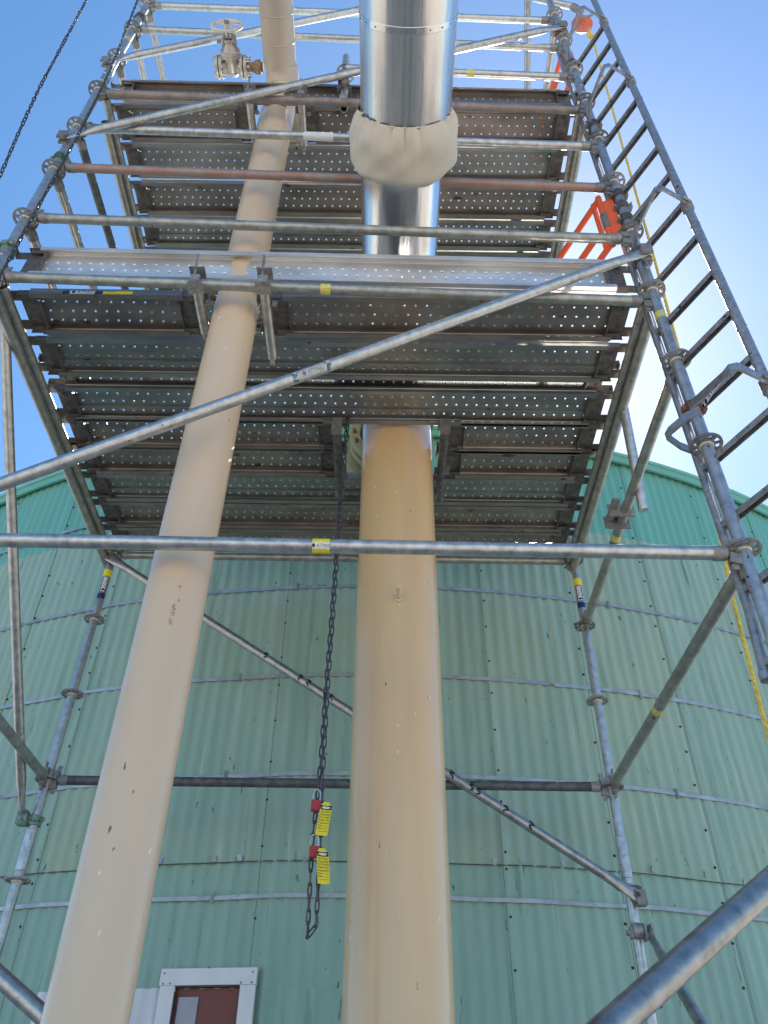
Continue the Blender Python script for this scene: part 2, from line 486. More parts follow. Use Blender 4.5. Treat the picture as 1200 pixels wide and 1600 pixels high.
# ---------------------------------------------------------------- storage tank
TCX, TRAD = .262, 6.66
TCY = 2.42 + TRAD
AMP, NW = .0065, 535
def tp(th, r, z): return Vector((TCX + r * math.sin(th), TCY - r * math.cos(th), z))
tank = thing('storage_tank', (TCX, TCY, GZ), 'round storage tank clad in faded green corrugated sheets behind the scaffold tower', 'tank')
MB().lathe([(.01, GZ), (TRAD - .03, GZ), (TRAD - .03, 3.05)], Matrix.Translation((TCX, TCY, 0)), 160).build('tank_shell', M['tank_mid'], tank)
MB().lathe([(TRAD - .03, 3.04), (TRAD + .075, 3.05), (TRAD + .08, 3.075), (.01, 3.85)], Matrix.Translation((TCX, TCY, 0)), 160).build('roof', M['trim'], tank)
DS = .0985
def in_window(th, z):
    return False
rnd = random.Random(3)
def sheet(th0, th1, z0, z1, m, ro, top_j=0., name='cladding_sheet', screws=True, scr_z=()):
    mb = MB()
    n = max(8, int((th1 - th0) * NW / (2 * PI) * 8))
    vs = []
    rows = [z0, z1]
    for j, z in enumerate(rows):
        for i in range(n + 1):
            th = th0 + (th1 - th0) * i / n
            zz = z + (top_j * (i / n) if j else 0)
            vs.append(tp(th, TRAD + ro + AMP * math.cos(NW * th), zz))
    fs = [(i, i + 1, n + 2 + i, n + 1 + i) for i in range(n)]
    mb.add(vs, fs, 0)
    # folded edge along the exposed side so the lap reads as a step
    for (thq, dr) in ((th1, -.004),):
        a = TRAD + ro + AMP * math.cos(NW * thq)
        mb.add([tp(thq - .00022, a + .005, z0), tp(thq - .00022, a + .005, z1 + top_j), tp(thq + .00022, a + .0052, z1 + top_j), tp(thq + .00022, a + .0052, z0)], [(0, 1, 2, 3)], 2)
    if screws:
        thc = round((th1 - .003) * NW / (2 * PI)) * 2 * PI / NW
        z = z0 + .07
        while z < z1 - .03:
            c = tp(thc, TRAD + ro + AMP, z + rnd.uniform(-.02, .02))
            nrm = Vector((math.sin(thc), -math.cos(thc), 0))
            mb.lathe([(.0001, .006), (.006, .006), (.0085, .001), (.0085, -.002)], at(c, None, None, nrm) if abs(nrm.x) < .9 else fr(c, c + nrm), 8, 1)
            z += rnd.choice((.20, .23, .26))
    o = mb.build(name, [m, M['screwm'], M['lap']], tank)
    return o
LOWZ, MIDZ = -.245, 2.17
for i in range(-9, 9):
    th0 = .1015 + DS * (i - 1); th1 = th0 + DS + .0015
    ro = .0035 * (i % 2)
    jt = rnd.uniform(-.03, .02)
    sheet(th0, th1, MIDZ - .02 + rnd.uniform(-.012, .012) + .0 * i, 3.03, M['tank_top'], ro)
    sheet(th0, th1, LOWZ - .03, MIDZ + .05 - .055 * (th0 - .1) + rnd.uniform(-.02, .02), M['tank_mid'], ro + .007, top_j=rnd.uniform(-.03, .02))
    if i == -1 or i == -2: # sheets above the white panel and the window
        sheet(th0, th1, -.875, LOWZ, M['tank_low'], ro + .0, name='cladding_sheet')
        sheet(th0, th1, GZ, -1.95, M['whitesheet'], ro + .0, screws=False)
    else:
        sheet(th0, th1, GZ, LOWZ, M['tank_low'], ro)
# wide fill sheets to close between window panel and neighbours
def th_of(x): return math.asin((x - TCX) / TRAD)
sheet(th_of(-1.46), th_of(-.73), -1.95, -.868, M['whitesheet'], .008, name='white_sheet')
sheet(th_of(-.36), .1015 - DS + .002, -1.95, -.87, M['tank_low'], .003, name='cladding_sheet', screws=True)
# small lap line with clips at LOWZ
def strap(z, th0, th1, h=.024, ro=.0095 + .0085, m='strapm', name='strap', clips=()):
    mb = MB(); n = int((th1 - th0) / .006)
    prof = [(-h / 2, 0), (-h / 2, .003), (h / 2, .003), (h / 2, 0)]
    vs = []
    for i in range(n + 1):
        th = th0 + (th1 - th0) * i / n
        wob = .003 * math.sin(th * 23 + z * 9) + .002 * math.sin(th * 61)
        for (dz, dr) in prof: vs.append(tp(th, TRAD + ro + dr + (.0018 * math.cos(NW * th) if 0 else 0), z + dz + wob))
    fs = []
    for i in range(n):
        for k in range(4):
            fs.append((i * 4 + k, i * 4 + (k + 1) % 4, (i + 1) * 4 + (k + 1) % 4, (i + 1) * 4 + k))
    mb.add(vs, fs)
    o = mb.build(name, M[m], tank)
    for (x, dz) in clips:
        th = th_of(x); c = tp(th, TRAD + ro + .005, z + dz)
        MB().box((.016, .006, .06), at(c, (math.cos(th), math.sin(th), 0), None, (0, 0, 1))).build('strap_clip', M['cast'], o)
    return o
strap(1.532, -.75, .75, clips=((1.85, .0), (-.3, 0)))
strap(.852, -.75, .75, clips=((-.62, 0), (1.95, 0), (.62, 0)))
strap(.21, -.75, .75, clips=((-.62, 0), (2.05, 0)))
strap(-.452, -.75, .75, clips=((-.6, 0), (2.18, 0)), h=.022)
strap(2.37, -.75, -.1, clips=())
# thin lap seam with folded tabs
o = strap(LOWZ - .03, -.75, .75, h=.004, ro=.0125, m='seam', name='lap_seam')
rr = random.Random(5)
for x in (-1.95, -1.62, -1.38, -.92, -.62, -.48, -.12, .9, 1.05, 1.28, 1.8, 2.12, 2.36):
    th = th_of(x); c = tp(th, TRAD + .02, LOWZ - .01 + rr.uniform(-.012, .012))
    MB().box((.022, .004, .034), at(c, (math.cos(th), math.sin(th), 0), None, (rr.uniform(-.4, .4), 0, 1))).build('folded_tab', M['strapm'] if rr.random() < .6 else M['tank_low'], o)
# dark finger-like smears and scratches on the sheets near the pipe
# eave trim
mb = MB()
n = 240; vs = []
pr = [(.030, 2.995), (.055, 2.99), (.062, 3.085), (.03, 3.09)]
for i in range(n + 1):
    th = -1.6 + 3.2 * i / n
    for (dr, z) in pr: vs.append(tp(th, TRAD + dr, z))
fs = [(i * 4 + k, i * 4 + (k + 1) % 4, (i + 1) * 4 + (k + 1) % 4, (i + 1) * 4 + k) for i in range(n) for k in range(4)]
mb.add(vs, fs); mb.build('eave_trim', M['trim'], tank)
th = th_of(3.62)
mb = MB(); c = tp(th, TRAD - .1, 3.12)
mb.box((.10, .06, .07), at(c, (math.cos(th), math.sin(th), 0), None, (0, 0, 1)))
mb.box((.16, .10, .012), at(c + Vector((0, 0, .04)), (math.cos(th), math.sin(th), 0), None, (0, 0, 1)))
mb.build('roof_clip', M['trim'], tank)
# window box low on the left
wth = th_of(-.56)
wx = Vector((math.cos(wth), math.sin(wth), 0)); wnr = Vector((math.sin(wth), -math.cos(wth), 0))
wc = tp(wth, TRAD + .028, -.79)
win = thing('hatch_window', wc - Vector((0, 0, 1.1)), 'white framed hatch window with a red brown panel low on the tank wall', 'window')
mb = MB()
def wb(cx, cz, sx, sz, sy=.025, off=0.):
    mb.box((sx, sy, sz), at(wc + wx * cx + Vector((0, 0, cz)) + wnr * off, wx, None, (0, 0, 1)))
wb(0.0, -.037, .49, .074, .028)
wb(-.202, -.62, .075, 1.09, .022)
wb(.205, -.62, .075, 1.09, .022)
wb(0, -1.13, .49, .07, .03)
mb.build('frame', M['white'], win)
mb = MB(); wb(0, -.6, .34, 1.06, .01, -.030); mb.build('panel', M['redbrown'], win)
mb = MB(); wb(0, -.078, .335, .006, .03, -.012); wb(-.163, -.6, .006, 1.0, .03, -.012); wb(.1655, -.6, .006, 1.0, .03, -.012)
mb.build('reveal', M['seam'], win)
mb = MB(); wb(-.095, -.63, .10, 1.02, .006, -.021); mb.build('grey_board', M['greypatch'], win)
mb = MB()
for (a, b_) in ((-.225, -.02), (-.225, -.066), (-.19, -.066), (0, .002), (.17, -.066), (.225, -.066), (.225, -.02)):
    mb.lathe([(.0001, .004), (.004, .003), (.005, 0)], at(wc + wx * a + Vector((0, 0, b_)) + wnr * .0145, wx, None, wnr), 8)
mb.build('screws', M['cast'], win)

# ---------------------------------------------------------------- the big pipe with its clad horizontal run
PX, PY, PR = .348, 1.08, .1935
bp = thing('insulated_pipe', (PX, PY, GZ), 'thick cream pipe rising through the lower deck and turning overhead in shiny metal cladding', 'pipe')
mb = MB()
pts = [(PX, PY, GZ), (PX, PY, 1.9)] + [(PX, PY - .42 + .42 * math.cos(a), 1.95 + .42 * math.sin(a)) for a in [i * PI / 16 for i in range(1, 9)]]
mb.lathe([(PR, 0), (PR, -GZ + 1.95)], Matrix.Translation((PX, PY, GZ)), 96)
bpv = mb.build('pipe_riser', M['paint'], bp)
mb = MB()
mb.sweep([(PX, PY, 1.72 + .02 * i) for i in range(9)] + [(PX, PY - .42 + .42 * math.cos(a), 1.95 + .42 * math.sin(a)) for a in [i * PI / 16 for i in range(1, 9)]] + [(PX, .60, 2.37), (PX, -.16, 2.37)], .209, 64, up=(1, 0, 0))
mb.build('cladding_elbow', M['clad'], bp)
CX2 = .362
mb = MB()
mY = lambda p: fr(p, Vector(p) + Vector((0, -1, 0)))
mb.lathe([(.19, 0), (.2235, 0), (.2235, .002), (.2205, .006), (.2205, .036), (.2225, .038), (.2225, .044), (.2205, .046), (.2205, 3.9)], mY((CX2, -.375, 2.372)), 96)
mb.build('cladding', M['clad2'], bp)
mb = MB()
mb.lathe([(.2205, 0), (.2222, .002), (.2222, .030), (.2205, .032)], mY((CX2, -.815, 2.372)), 96)
SCR = []
for i in range(22):
    a = i / 22 * 2 * PI
    for yy in (-.397, -.83):
        c = Vector((CX2 + .2222 * math.cos(a), yy, 2.372 + .2222 * math.sin(a)))
        SCR.append((c, a))
jb = mb.build('joint_band', M['clad'], bp)
for c, a in SCR:
    if math.sin(a) < .3: MB().lathe([(.0001, .003), (.004, .002), (.005, -.001)], fr(c, c + Vector((math.cos(a), .0, math.sin(a)))), 8).build('rivet', M['cast'], jb)
# soft cover
mb = MB(); n = 180; vs = []
cc = Vector((.356, 0, 2.365)); ys = []
K = 22
for j in range(K + 1):
    t = j / K
    y = -.125 - .30 * t
    for i in range(n):
        a = 2 * PI * i / n
        base = .222 + .052 * min(1, math.sin(PI * min(.5, t * 2.6)) ) * (1 if t < .62 else max(.22, math.cos((t - .62) / .38 * PI / 2) ** .6))
        pl = max(0, (t - .50) / .50) ** 1.6
        ph = 17 * a + 2.4 * math.sin(3 * a) + 1.6 * math.sin(5 * a + 1)
        fold = -pl * .036 * (1 - abs(math.sin(ph / 2)) ** .5) * (1.5 + math.sin(2 * a + 2) * .6)
        wr = .0035 * math.sin(5 * a + 9 * t) + .0025 * math.sin(11 * a - 14 * t) + (.0025 * math.sin(17 * a) if t < .12 else 0)
        r = max(.2, base - .006 + fold * (.35 + .65 * abs(math.sin(1.5 * a + .7))) + wr)
        vs.append(Vector((cc.x + r * math.cos(a), y + .006 * math.sin(4 * a) * (1 - t), cc.z + r * math.sin(a))))
fs = [(j * n + i, j * n + (i + 1) % n, (j + 1) * n + (i + 1) % n, (j + 1) * n + i) for j in range(K) for i in range(n)]
mb.add(vs, fs); mb.build('soft_cover', M['cloth'], bp, smooth=60)
# stud
mb = MB()
mb.tube((PX, PY - PR + .01, .385), (PX, PY - PR - .075, .393), .010, 14)
mb.lathe([(.018, 0), (.016, .005), (.010, .008)], fr((PX, PY - PR - .001, .385), (PX, PY - PR - 1, .385)), 16)
mb.lathe([(.0001, 0), (.016, 0), (.0165, .008), (.013, .014), (.0001, .016)], fr((PX, PY - PR - .075, .393), (PX, PY - PR - 1, .5)), 16)
mb.build('stud', M['paint2'], bp)
# branch into the tank
mb = MB()
mb.tube((PX, PY + .15, 2.12), (PX, 2.5, 2.12), .19, 48)
mb.build('branch_pipe', M['paint2'], bp)
mb = MB()
for y in (1.52, 1.60, 2.05):
    MB().lathe([(.19, 0), (.25, 0), (.255, .005), (.255, .045), (.25, .05), (.19, .05)], fr((PX - .04, y, 2.12), (PX - .04, y + 1, 2.12)), 48, closed=True).build('flange', M['yellowcream'], bp)
MB().tube((PX - .04, 1.70, 2.12), (PX - .04, 2.02, 2.12), .29, 48).build('valve_drum', M['yellowcream'], bp)
mb = MB()
mb.lathe([(.19, 0), (.245, 0), (.245, .026), (.19, .026)], fr((PX, 1.572, 2.12), (PX, 2.6, 2.12)), 48, closed=True)
for i in range(16):
    a = i / 16 * 2 * PI; c = Vector((PX - .04 + .225 * math.cos(a), 1.49, 2.12 + .225 * math.sin(a)))
    mb.tube(c, c + Vector((0, .2, 0)), .012, 8)
mb.build('flange_bolts', M['rustflange'], bp)

# ---------------------------------------------------------------- second pipe
QX, QY, QR = -.437, .19, .1045
sp = thing('narrow_pipe', (QX, QY, GZ), 'slim cream pipe rising on the left through both decks and bending overhead', 'pipe')
pts = [(QX, QY, GZ), (QX, QY, -1), (QX, QY, 1), (QX, QY, 2), (QX, QY, 3.92)] + [(QX + .004, QY - .16 + .16 * math.cos(a), 3.94 + .16 * math.sin(a)) for a in [i * PI / 16 for i in range(1, 3)]]
MB().sweep(pts, QR, 64, up=(1, 0, 0)).build('pipe_riser', M['paint2'], sp)
mb = MB()
mb.sweep([(QX + .0, QY - .16 + .16 * math.cos(a), 3.94 + .16 * math.sin(a)) for a in [i * PI / 16 for i in range(2, 8)]] + [(QX - .012, .03, 4.1), (QX - .008, -.2, 4.1), (QX + .003, -2.2, 4.1)], .108, 56, up=(1, 0, 0))
mb.build('pipe_run', M['paint3'], sp)
mb = MB()
mb.lathe([(.108, 0), (.1105, .003), (.1105, .006), (.108, .009)], mY((QX - .008, -.1, 4.1)), 48, closed=True)
mb.lathe([(.108, 0), (.1105, .003), (.1105, .006), (.108, .009)], mY((QX - .008, -.27, 4.1)), 48, closed=True)
mb.build('weld_bead', M['paint3'], sp)
# marker writing on the run and the riser
mb = MB()
def on_run(x, y): # x across (right), y along -Y
    a = -PI / 2 + x / .108
    return Vector((QX - .006 + .1088 * math.cos(a), y, 4.1 + .1088 * math.sin(a)))
for k, ch in enumerate(("S9", "T4", "H")):
    vs, fs = text2d(ch)
    mb.add([on_run(.012 + k * .022 + b_ * -.026, -.40 - a_ * .026) for a_, b_ in vs], fs)
mb.build('marker_writing', M['ink'], sp)
mb = MB()
vs, fs = text2d('No. 19 Mar')
def on_riser(u, z):
    a = -PI / 2 + .30 + u / QR
    return Vector((QX + (QR + .0008) * math.cos(a), QY + (QR + .0008) * math.sin(a), z))
mb.add([on_riser(b_ * .02, -.235 - 0 + a_ * .017) for a_, b_ in vs], fs)
mb.build('marker_writing', M['rustflange'], sp)
# support plate behind the riser on the upper deck
t = thing('support_plate', (QX, .33, 3.6), 'cream support plate behind the slim pipe at the upper deck opening', 'plate')
MB().box((.34, .012, .55), Matrix.Translation((QX, .335, 3.86))).build('plate', M['yellowcream'], t)
MB().box((.30, .05, .012), Matrix.Translation((QX, .31, 3.605))).build('flange', M['yellowcream'], t)

# valve on the run
V0 = Vector((-.772, .06, 4.1))
vt = thing('gate_valve', V0, 'cream gate valve with a handwheel on the slim pipe above the upper deck', 'valve')
mb = MB(); ax = lambda x: fr(V0 + Vector((x, 0, 0)), V0 + Vector((x + 1, 0, 0)))
mb.tube(V0 - Vector((.075, 0, 0)), V0 + Vector((.075, 0, 0)), .042, 28)
mb.lathe([(.001, .065), (.028, .058), (.046, .038), (.052, .01), (.052, -.06)], fr(V0, V0 + Vector((0, 1, 0))), 28)
mb.tube(V0 + Vector((0, .03, 0)), V0 + Vector((0, -.07, 0)), .050, 28)
mb.build('valve_body', M['valve'], vt)
mb = MB()
for x in (-.103, -.078, .060, .085):
    mb = MB(); mb.lathe([(.03, 0), (.074, 0), (.075, .003), (.075, .015), (.074, .018), (.03, .018)], ax(x), 36, closed=True); mb.build('flange', M['valve'], vt)
mb = MB()
mb.lathe([(.03, 0), (.070, 0), (.070, .0055), (.03, .0055)], ax(-.0845), 30, closed=True)
mb.lathe([(.03, 0), (.070, 0), (.070, .0055), (.03, .0055)], ax(.0785), 30, closed=True)
mb.build('gasket', M['ink'], vt)
mb = MB()
for i in range(8):
    a = (i + .5) / 8 * 2 * PI
    for x0, x1 in ((-.125, -.045), (.045, .13)):
        p = V0 + Vector((x0, .060 * math.cos(a), .060 * math.sin(a))); q = V0 + Vector((x1, .060 * math.cos(a), .060 * math.sin(a)))
        mb.tube(p, q, .0055, 8); mb.tube(p + (q - p) * .1, p + (q - p) * .22, .010, 6); mb.tube(p + (q - p) * .78, p + (q - p) * .9, .010, 6)
mb.build('flange_bolts', M['galvb'], vt)
mb = MB()
mb.tube(V0 + Vector((0, -.065, 0)), V0 + Vector((0, -.083, 0)), .066, 28)
mb.tube(V0 + Vector((0, -.085, 0)), V0 + Vector((0, -.102, 0)), .066, 28)
mb.lathe([(.05, 0), (.036, .03), (.026, .05), (.034, .055), (.034, .068), (.02, .07)], mY(V0 + Vector((0, -.10, 0))), 24)
mb.build('bonnet', M['valve'], vt)
mb = MB()
for s_ in (-1, 1):
    mb.sweep([V0 + Vector((s_ * .045, -.10, 0)), V0 + Vector((s_ * .034, -.15, 0)), V0 + Vector((s_ * .026, -.205, 0)), V0 + Vector((0, -.222, 0))], .011, 8)
    mb.tube(V0 + Vector((s_ * .036, -.125, .04)), V0 + Vector((s_ * .036, -.185, .04)), .007, 8)
mb.tube(V0 + Vector((0, -.10, 0)), V0 + Vector((0, -.262, 0)), .009, 12)
mb.tube(V0 + Vector((0, -.262, 0)), V0 + Vector((0, -.28, 0)), .017, 6)
mb.box((.03, .02, .014), Matrix.Translation(V0 + Vector((-.062, -.16, -.01))))
mb.build('yoke', M['cast'], vt)
WC = V0 + Vector((0, -.25, 0))
mb = MB()
mb.sweep([WC + Vector((.096 * math.cos(a), 0, .096 * math.sin(a))) for a in [i / 40 * 2 * PI for i in range(40)]], .0105, 12, closed=True)
for i in range(3):
    a = .55 + i * 2 * PI / 3
    mb.sweep([WC, WC + Vector((.05 * math.cos(a), -.006, .05 * math.sin(a))), WC + Vector((.092 * math.cos(a), 0, .092 * math.sin(a)))], .0075, 8)
mb.tube(WC + Vector((0, .012, 0)), WC + Vector((0, -.014, 0)), .022, 18)
mb.build('handwheel', M['wheelp'], vt)
mb = MB()
mb.tube(V0 + Vector((.09, 0, 0)), V0 + Vector((.21, 0, 0)), .030, 24)
mb.lathe([(.030, 0), (.044, .03), (.046, .04), (.046, .06), (.03, .062)], ax(.135), 24)
mb.build('rusty_nipple', M['rustflange'], vt)

# ---------------------------------------------------------------- standards
def standard(fn, label, m, z1, sleeves, stick=()):
    base = fn(GZ)
    t = thing('standard', base, label, 'scaffold post', 'four corner standards of the scaffold tower')
    MB().tube(fn(GZ + .02), fn(z1), TR, 24, ri=.0205).build('tube', M[m], t)
    mb = MB(); mb.box((.15, .15, .008), Matrix.Translation(base + Vector((0, 0, .008)))); mb.tube(base + Vector((0, 0, .01)), base + Vector((0, 0, .3)), .019, 16)
    mb.build('base_jack', M['cast'], t)
    z = -3.0
    while z < z1 - .1:
        child('rosette', ROS, fn(z), t, (0, 0, random.uniform(-.06, .06)))
        z += .5
    for zs in sleeves:
        d = Vector((0, 0, 1))
        mb = MB()
        mb.lathe([(TR + .0002, 0), (TR + .0032, .002), (TR + .0032, .20), (TR + .0002, .203)], Matrix.Translation(fn(zs)), 24)
        q = fn(zs + .1) + Vector((0, -TR - .002, 0))
        mb.lathe([(.0001, .007), (.006, .006), (.009, .002), (.009, 0)], fr(q, q + Vector((0, -1, 0))), 12)
        mb.build('joint_sleeve', M[m], t)
    for (z, n, k) in stick: sticker(t, fn(z), fn(z - 1) - fn(z) if k == 'long' else (0, 0, 1), n, TR, k)
    return t
SFR = standard(FRc, 'front right corner post beside the ladder, pale steel speckled black', 'specked', 6.2, (-.55, 1.55, 3.6), ((1.30, (0, -1, -.2), 'plain'),))
SBR = standard(BRc, 'rear right corner post against the tank with a yellow and navy sticker', 'galvb', 5.9, (-.46,), ((1.22, (-.25, -1, 0), 'long'),))
SBL = standard(BLc, 'rear left corner post against the tank with green clamp below', 'galvb', 5.9, (-.46,), ((1.24, (.3, -1, 0), 'long'),))
SFL = standard(FLc, 'front left corner post alongside the hanging chains', 'galvb', 6.2, (1.55, 3.6), ((4.3, (0, -1, -.3), 'plain'),))
# extra clamps on the front right post
for zz, mm in ((2.36, 'cast'), (2.24, 'cast'), (2.12, 'cast'), (4.62, 'castr'), (4.72, 'cast'), (1.74, 'cast')):
    coupler(SFR, FRc(zz), (0, 0, 1), (0, 0, 1), (0, 0, 0), mm)
coupler(SFL, FLc(1.72), (0, 0, 1), (0, 0, 1), (-.055, .0, 0), 'castg')
coupler(SFL, FLc(2.62), (0, 0, 1), (0, 0, 1), (0, 0, 0), 'castg')
coupler(SFL, FLc(4.72), (0, 0, 1), (0, 0, 1), (0, 0, 0), 'cast')

# ---------------------------------------------------------------- ledgers
GL = 'horizontal tubes on the front of the tower'
def front(k, zl, zr, label, m, stick=()):
    a = FLc(zl); b = FRc(zr)
    return ledger('ledger', a, b, label, group=GL, m=m, stick=stick)
FD = (0, -.75, -.65)
front(0, -.015, -.018, 'lowest front tube crossing both cream pipes with a yellow sticker', 'galv', (((.071, 0, 0), FD, 'yw'),))
front(3, 1.505, 1.415, 'front tube directly under the bright toe board of the lower deck', 'galvo', (((.004, 0, 1.45), FD, 'plain'),))
front(4, 2.015, 1.935, 'grey front rail just above the toe board of the lower deck, crossing the shiny pipe', 'galvo')
front(5, 2.53, 2.440, 'rust red front rail passing behind the quilted cover', 'rusttube')
front(6, 2.995, 2.915, 'front rail just below the upper deck with a pale patch beside the quilted cover', 'galv', (((-.12, 0, 2.95), FD, 'pale'),))
front(7, 3.46, 3.385, 'brown front tube supporting the upper deck', 'browntube')
ledger('ledger', (0.0, -.005, 3.93), FRc(3.88), 'short front rail from the middle post to the right post with a yellow band', group=GL, m='galvb', ends=(False, True), stick=(((.809, 0, 3.9), FD, 'plain'),))
front(9, 4.505, 4.365, 'sunlit front rail behind the valve handwheel', 'galvb')
front(10, 4.97, 4.885, 'topmost sunlit front rail at the head of the tower', 'galvb')
GB = 'horizontal tubes on the back of the tower'
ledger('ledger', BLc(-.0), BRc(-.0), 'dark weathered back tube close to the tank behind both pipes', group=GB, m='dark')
ledger('ledger', BLc(1.49), BRc(1.49), 'back tube under the rear edge of the lower deck', group=GB, m='galvo')
ledger('ledger', BLc(2.2), BRc(2.2), 'back rail seen through the deck opening behind the thick pipe', group=GB, m='galvb', stick=(((.02, 0, 2.2), FD, 'plain'),))
ledger('ledger', BLc(3.49), BRc(3.49), 'back tube under the rear edge of the upper deck', group=GB, m='galv')
GS = 'side tubes running from the front to the back of the tower'
ledger('transom', FLc(.0), BLc(.0), 'low left side tube ending at the rear left post', 'transom', GS, 'galvo')
ledger('transom', FRc(-.045), BRc(.0), 'lower right side tube with a yellow band ending at the dark back tube', 'transom', GS, 'galvo', stick=(((1.49, 1.12, 0), (-.6, -.5, -.6), 'plain'),))
ledger('transom', FRc(.98), BRc(1.0), 'upper right side tube below the lower deck with a plate clamp on it', 'transom', GS, 'galvo', stick=(((1.5, 1.17, 1), (-.6, -.5, -.6), 'plain'),))
ledger('transom', Vector((-1.474, .02, 1.482)), Vector((-1.474, 2.02, 1.482)), 'left side tube carrying the lower deck planks', 'transom', GS, 'galvo', ends=(False, False))
ledger('transom', Vector((1.468, .02, 1.482)), Vector((1.478, 2.02, 1.482)), 'right side tube carrying the lower deck planks', 'transom', GS, 'galvo', ends=(False, False))
ledger('transom', Vector((-1.462, .02, 3.482)), Vector((-1.462, 2.02, 3.482)), 'left side tube carrying the upper deck planks', 'transom', GS, 'galvo', ends=(False, False))
ledger('transom', Vector((1.460, .02, 3.47)), Vector((1.470, 2.02, 3.482)), 'right side tube carrying the upper deck planks', 'transom', GS, 'galvo', ends=(False, False))
ledger('transom', FLc(2.5), BLc(2.5), 'left side guard tube starting at the rust red front rail', 'transom', GS, 'galvo')
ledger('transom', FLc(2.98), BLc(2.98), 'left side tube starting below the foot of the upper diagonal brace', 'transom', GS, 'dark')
ledger('transom', FLc(2.0), BLc(2.0), 'left side guard tube starting at the rail just above the lower toe board', 'transom', GS, 'galv')
ledger('transom', FLc(4.49), BLc(4.49), 'left side tube at the sunlit rail behind the handwheel', 'transom', GS, 'galvb')
ledger('transom', FLc(4.0), BLc(4.0), 'left side tube just above the upper deck', 'transom', GS, 'galvb')
ledger('transom', FLc(4.99), BLc(4.99), 'left side tube at the topmost front rail', 'transom', GS, 'galvb')
ledger('transom', FRc(4.93), BRc(5.0), 'right side tube at the topmost front rail', 'transom', GS, 'galvb')
ledger('transom', (1.275, -.14, 5.02), (1.40, .75, 5.02), 'loose sunlit tube left of the right side tube at the tower head', 'transom', GS, 'galvb', ends=(False, False))
# outer loose tubes beside the decks
def loose(a, b, label, m='galvo'):
    return ledger('edge_tube', a, b, label, 'tube', 'open ended tubes lying beside the decks', m, ends=(False, False))
loose((-1.504, .03, 1.440), (-1.502, 2.08, 1.440), 'open ended tube on the left outside of the lower deck')
loose((1.498, .13, 1.440), (1.504, 2.08, 1.440), 'open ended tube on the right outside of the lower deck')
loose((-1.492, .14, 3.44), (-1.490, 2.0, 3.44), 'open ended tube on the left outside of the upper deck')
loose((1.490, .10, 3.428), (1.498, 2.0, 3.44), 'open ended tube on the right outside of the upper deck')

# ---------------------------------------------------------------- braces
GBr = 'diagonal braces of the tower'
b1a = Vector((-1.50, -.065, -.09)); b1b = Vector((1.50, -.06, 1.715))
b1 = brace(b1a, b1b, 'long diagonal tube across the lower deck in front of both pipes', GBr, 'galvb', stick=(((-.019, 0, .81), FD, 'blue'),))
brace((-1.53, -.065, 2.775), (1.50, -.06, 4.57), 'diagonal tube rising from the left post across the upper deck', GBr, 'galv')
brace((-1.54, -.06, 3.835), (1.49, -.03, 5.80), 'sunlit diagonal tube behind the valve handwheel', GBr, 'galvb')
brace((-1.50, 1.985, 1.46), (1.535, 1.985, -.57), 'rear diagonal tube with black tape marks behind both pipes', GBr, 'galv',
      rings=((-.21, 2, .557), (-.165, 2, .517), (-.066, 2, .439), (-.04, 2, .42), (.62, 2, 0), (.73, 2, -.05), (.76, 2, -.08), (1.02, 2, -.24), (-.42, 2, .70), (.90, 2, -.16)))
brace((-1.545, -.03, 1.76), (-1.535, 2.03, -.215), 'steep tube on the left side clamped to the rear left post', GBr, 'galv', flatn=(1, 0, 0), ea=False)
coupler(SBL, BLc(-.215), (0, 0, 1), (1, 0, 0), (-.05, -.02, 0), 'castg')
brace((1.53, 2.30 - .3, -.70), (1.56, .05, -2.6), 'side tube clamped low on the rear right post', GBr, 'galv', flatn=(1, 0, 0), eb=False)
coupler(SBR, BRc(-.70), (0, 0, 1), (1, 0, 0), (-.0, -.03, 0), 'cast')
brace((1.45, -.30, -.93), (.08, -1.02, -1.86), 'nearest tube sloping down across the lower right corner', GBr, 'galv', ea=False, eb=False)
brace((-1.02, .40, -1.06), (.9, .42, -2.27), 'tube sloping behind the slim pipe at the lower left corner', GBr, 'galv', ea=False, eb=False)
t = brace((1.505, .66, 1.55), (1.535, .83, .88), 'short open ended tube clamped to the right side tube under the deck', GBr, 'galvb', flatn=(1, 0, 0), ea=False, eb=False)
mb = MB()
c = Vector((1.495, 1.0, .985))
for dy in (-.045, .05):
    mb.box((.13, .012, .075), Matrix.Translation(c + Vector((-.02, dy, .0))))
mb.box((.034, .2, .016), Matrix.Translation(c + Vector((-.06, -.02, .01))))
mb.box((.09, .1, .02), Matrix.Translation(c + Vector((.0, 0, .038))))
mb.build('plate_clamp', M['cast'], t)

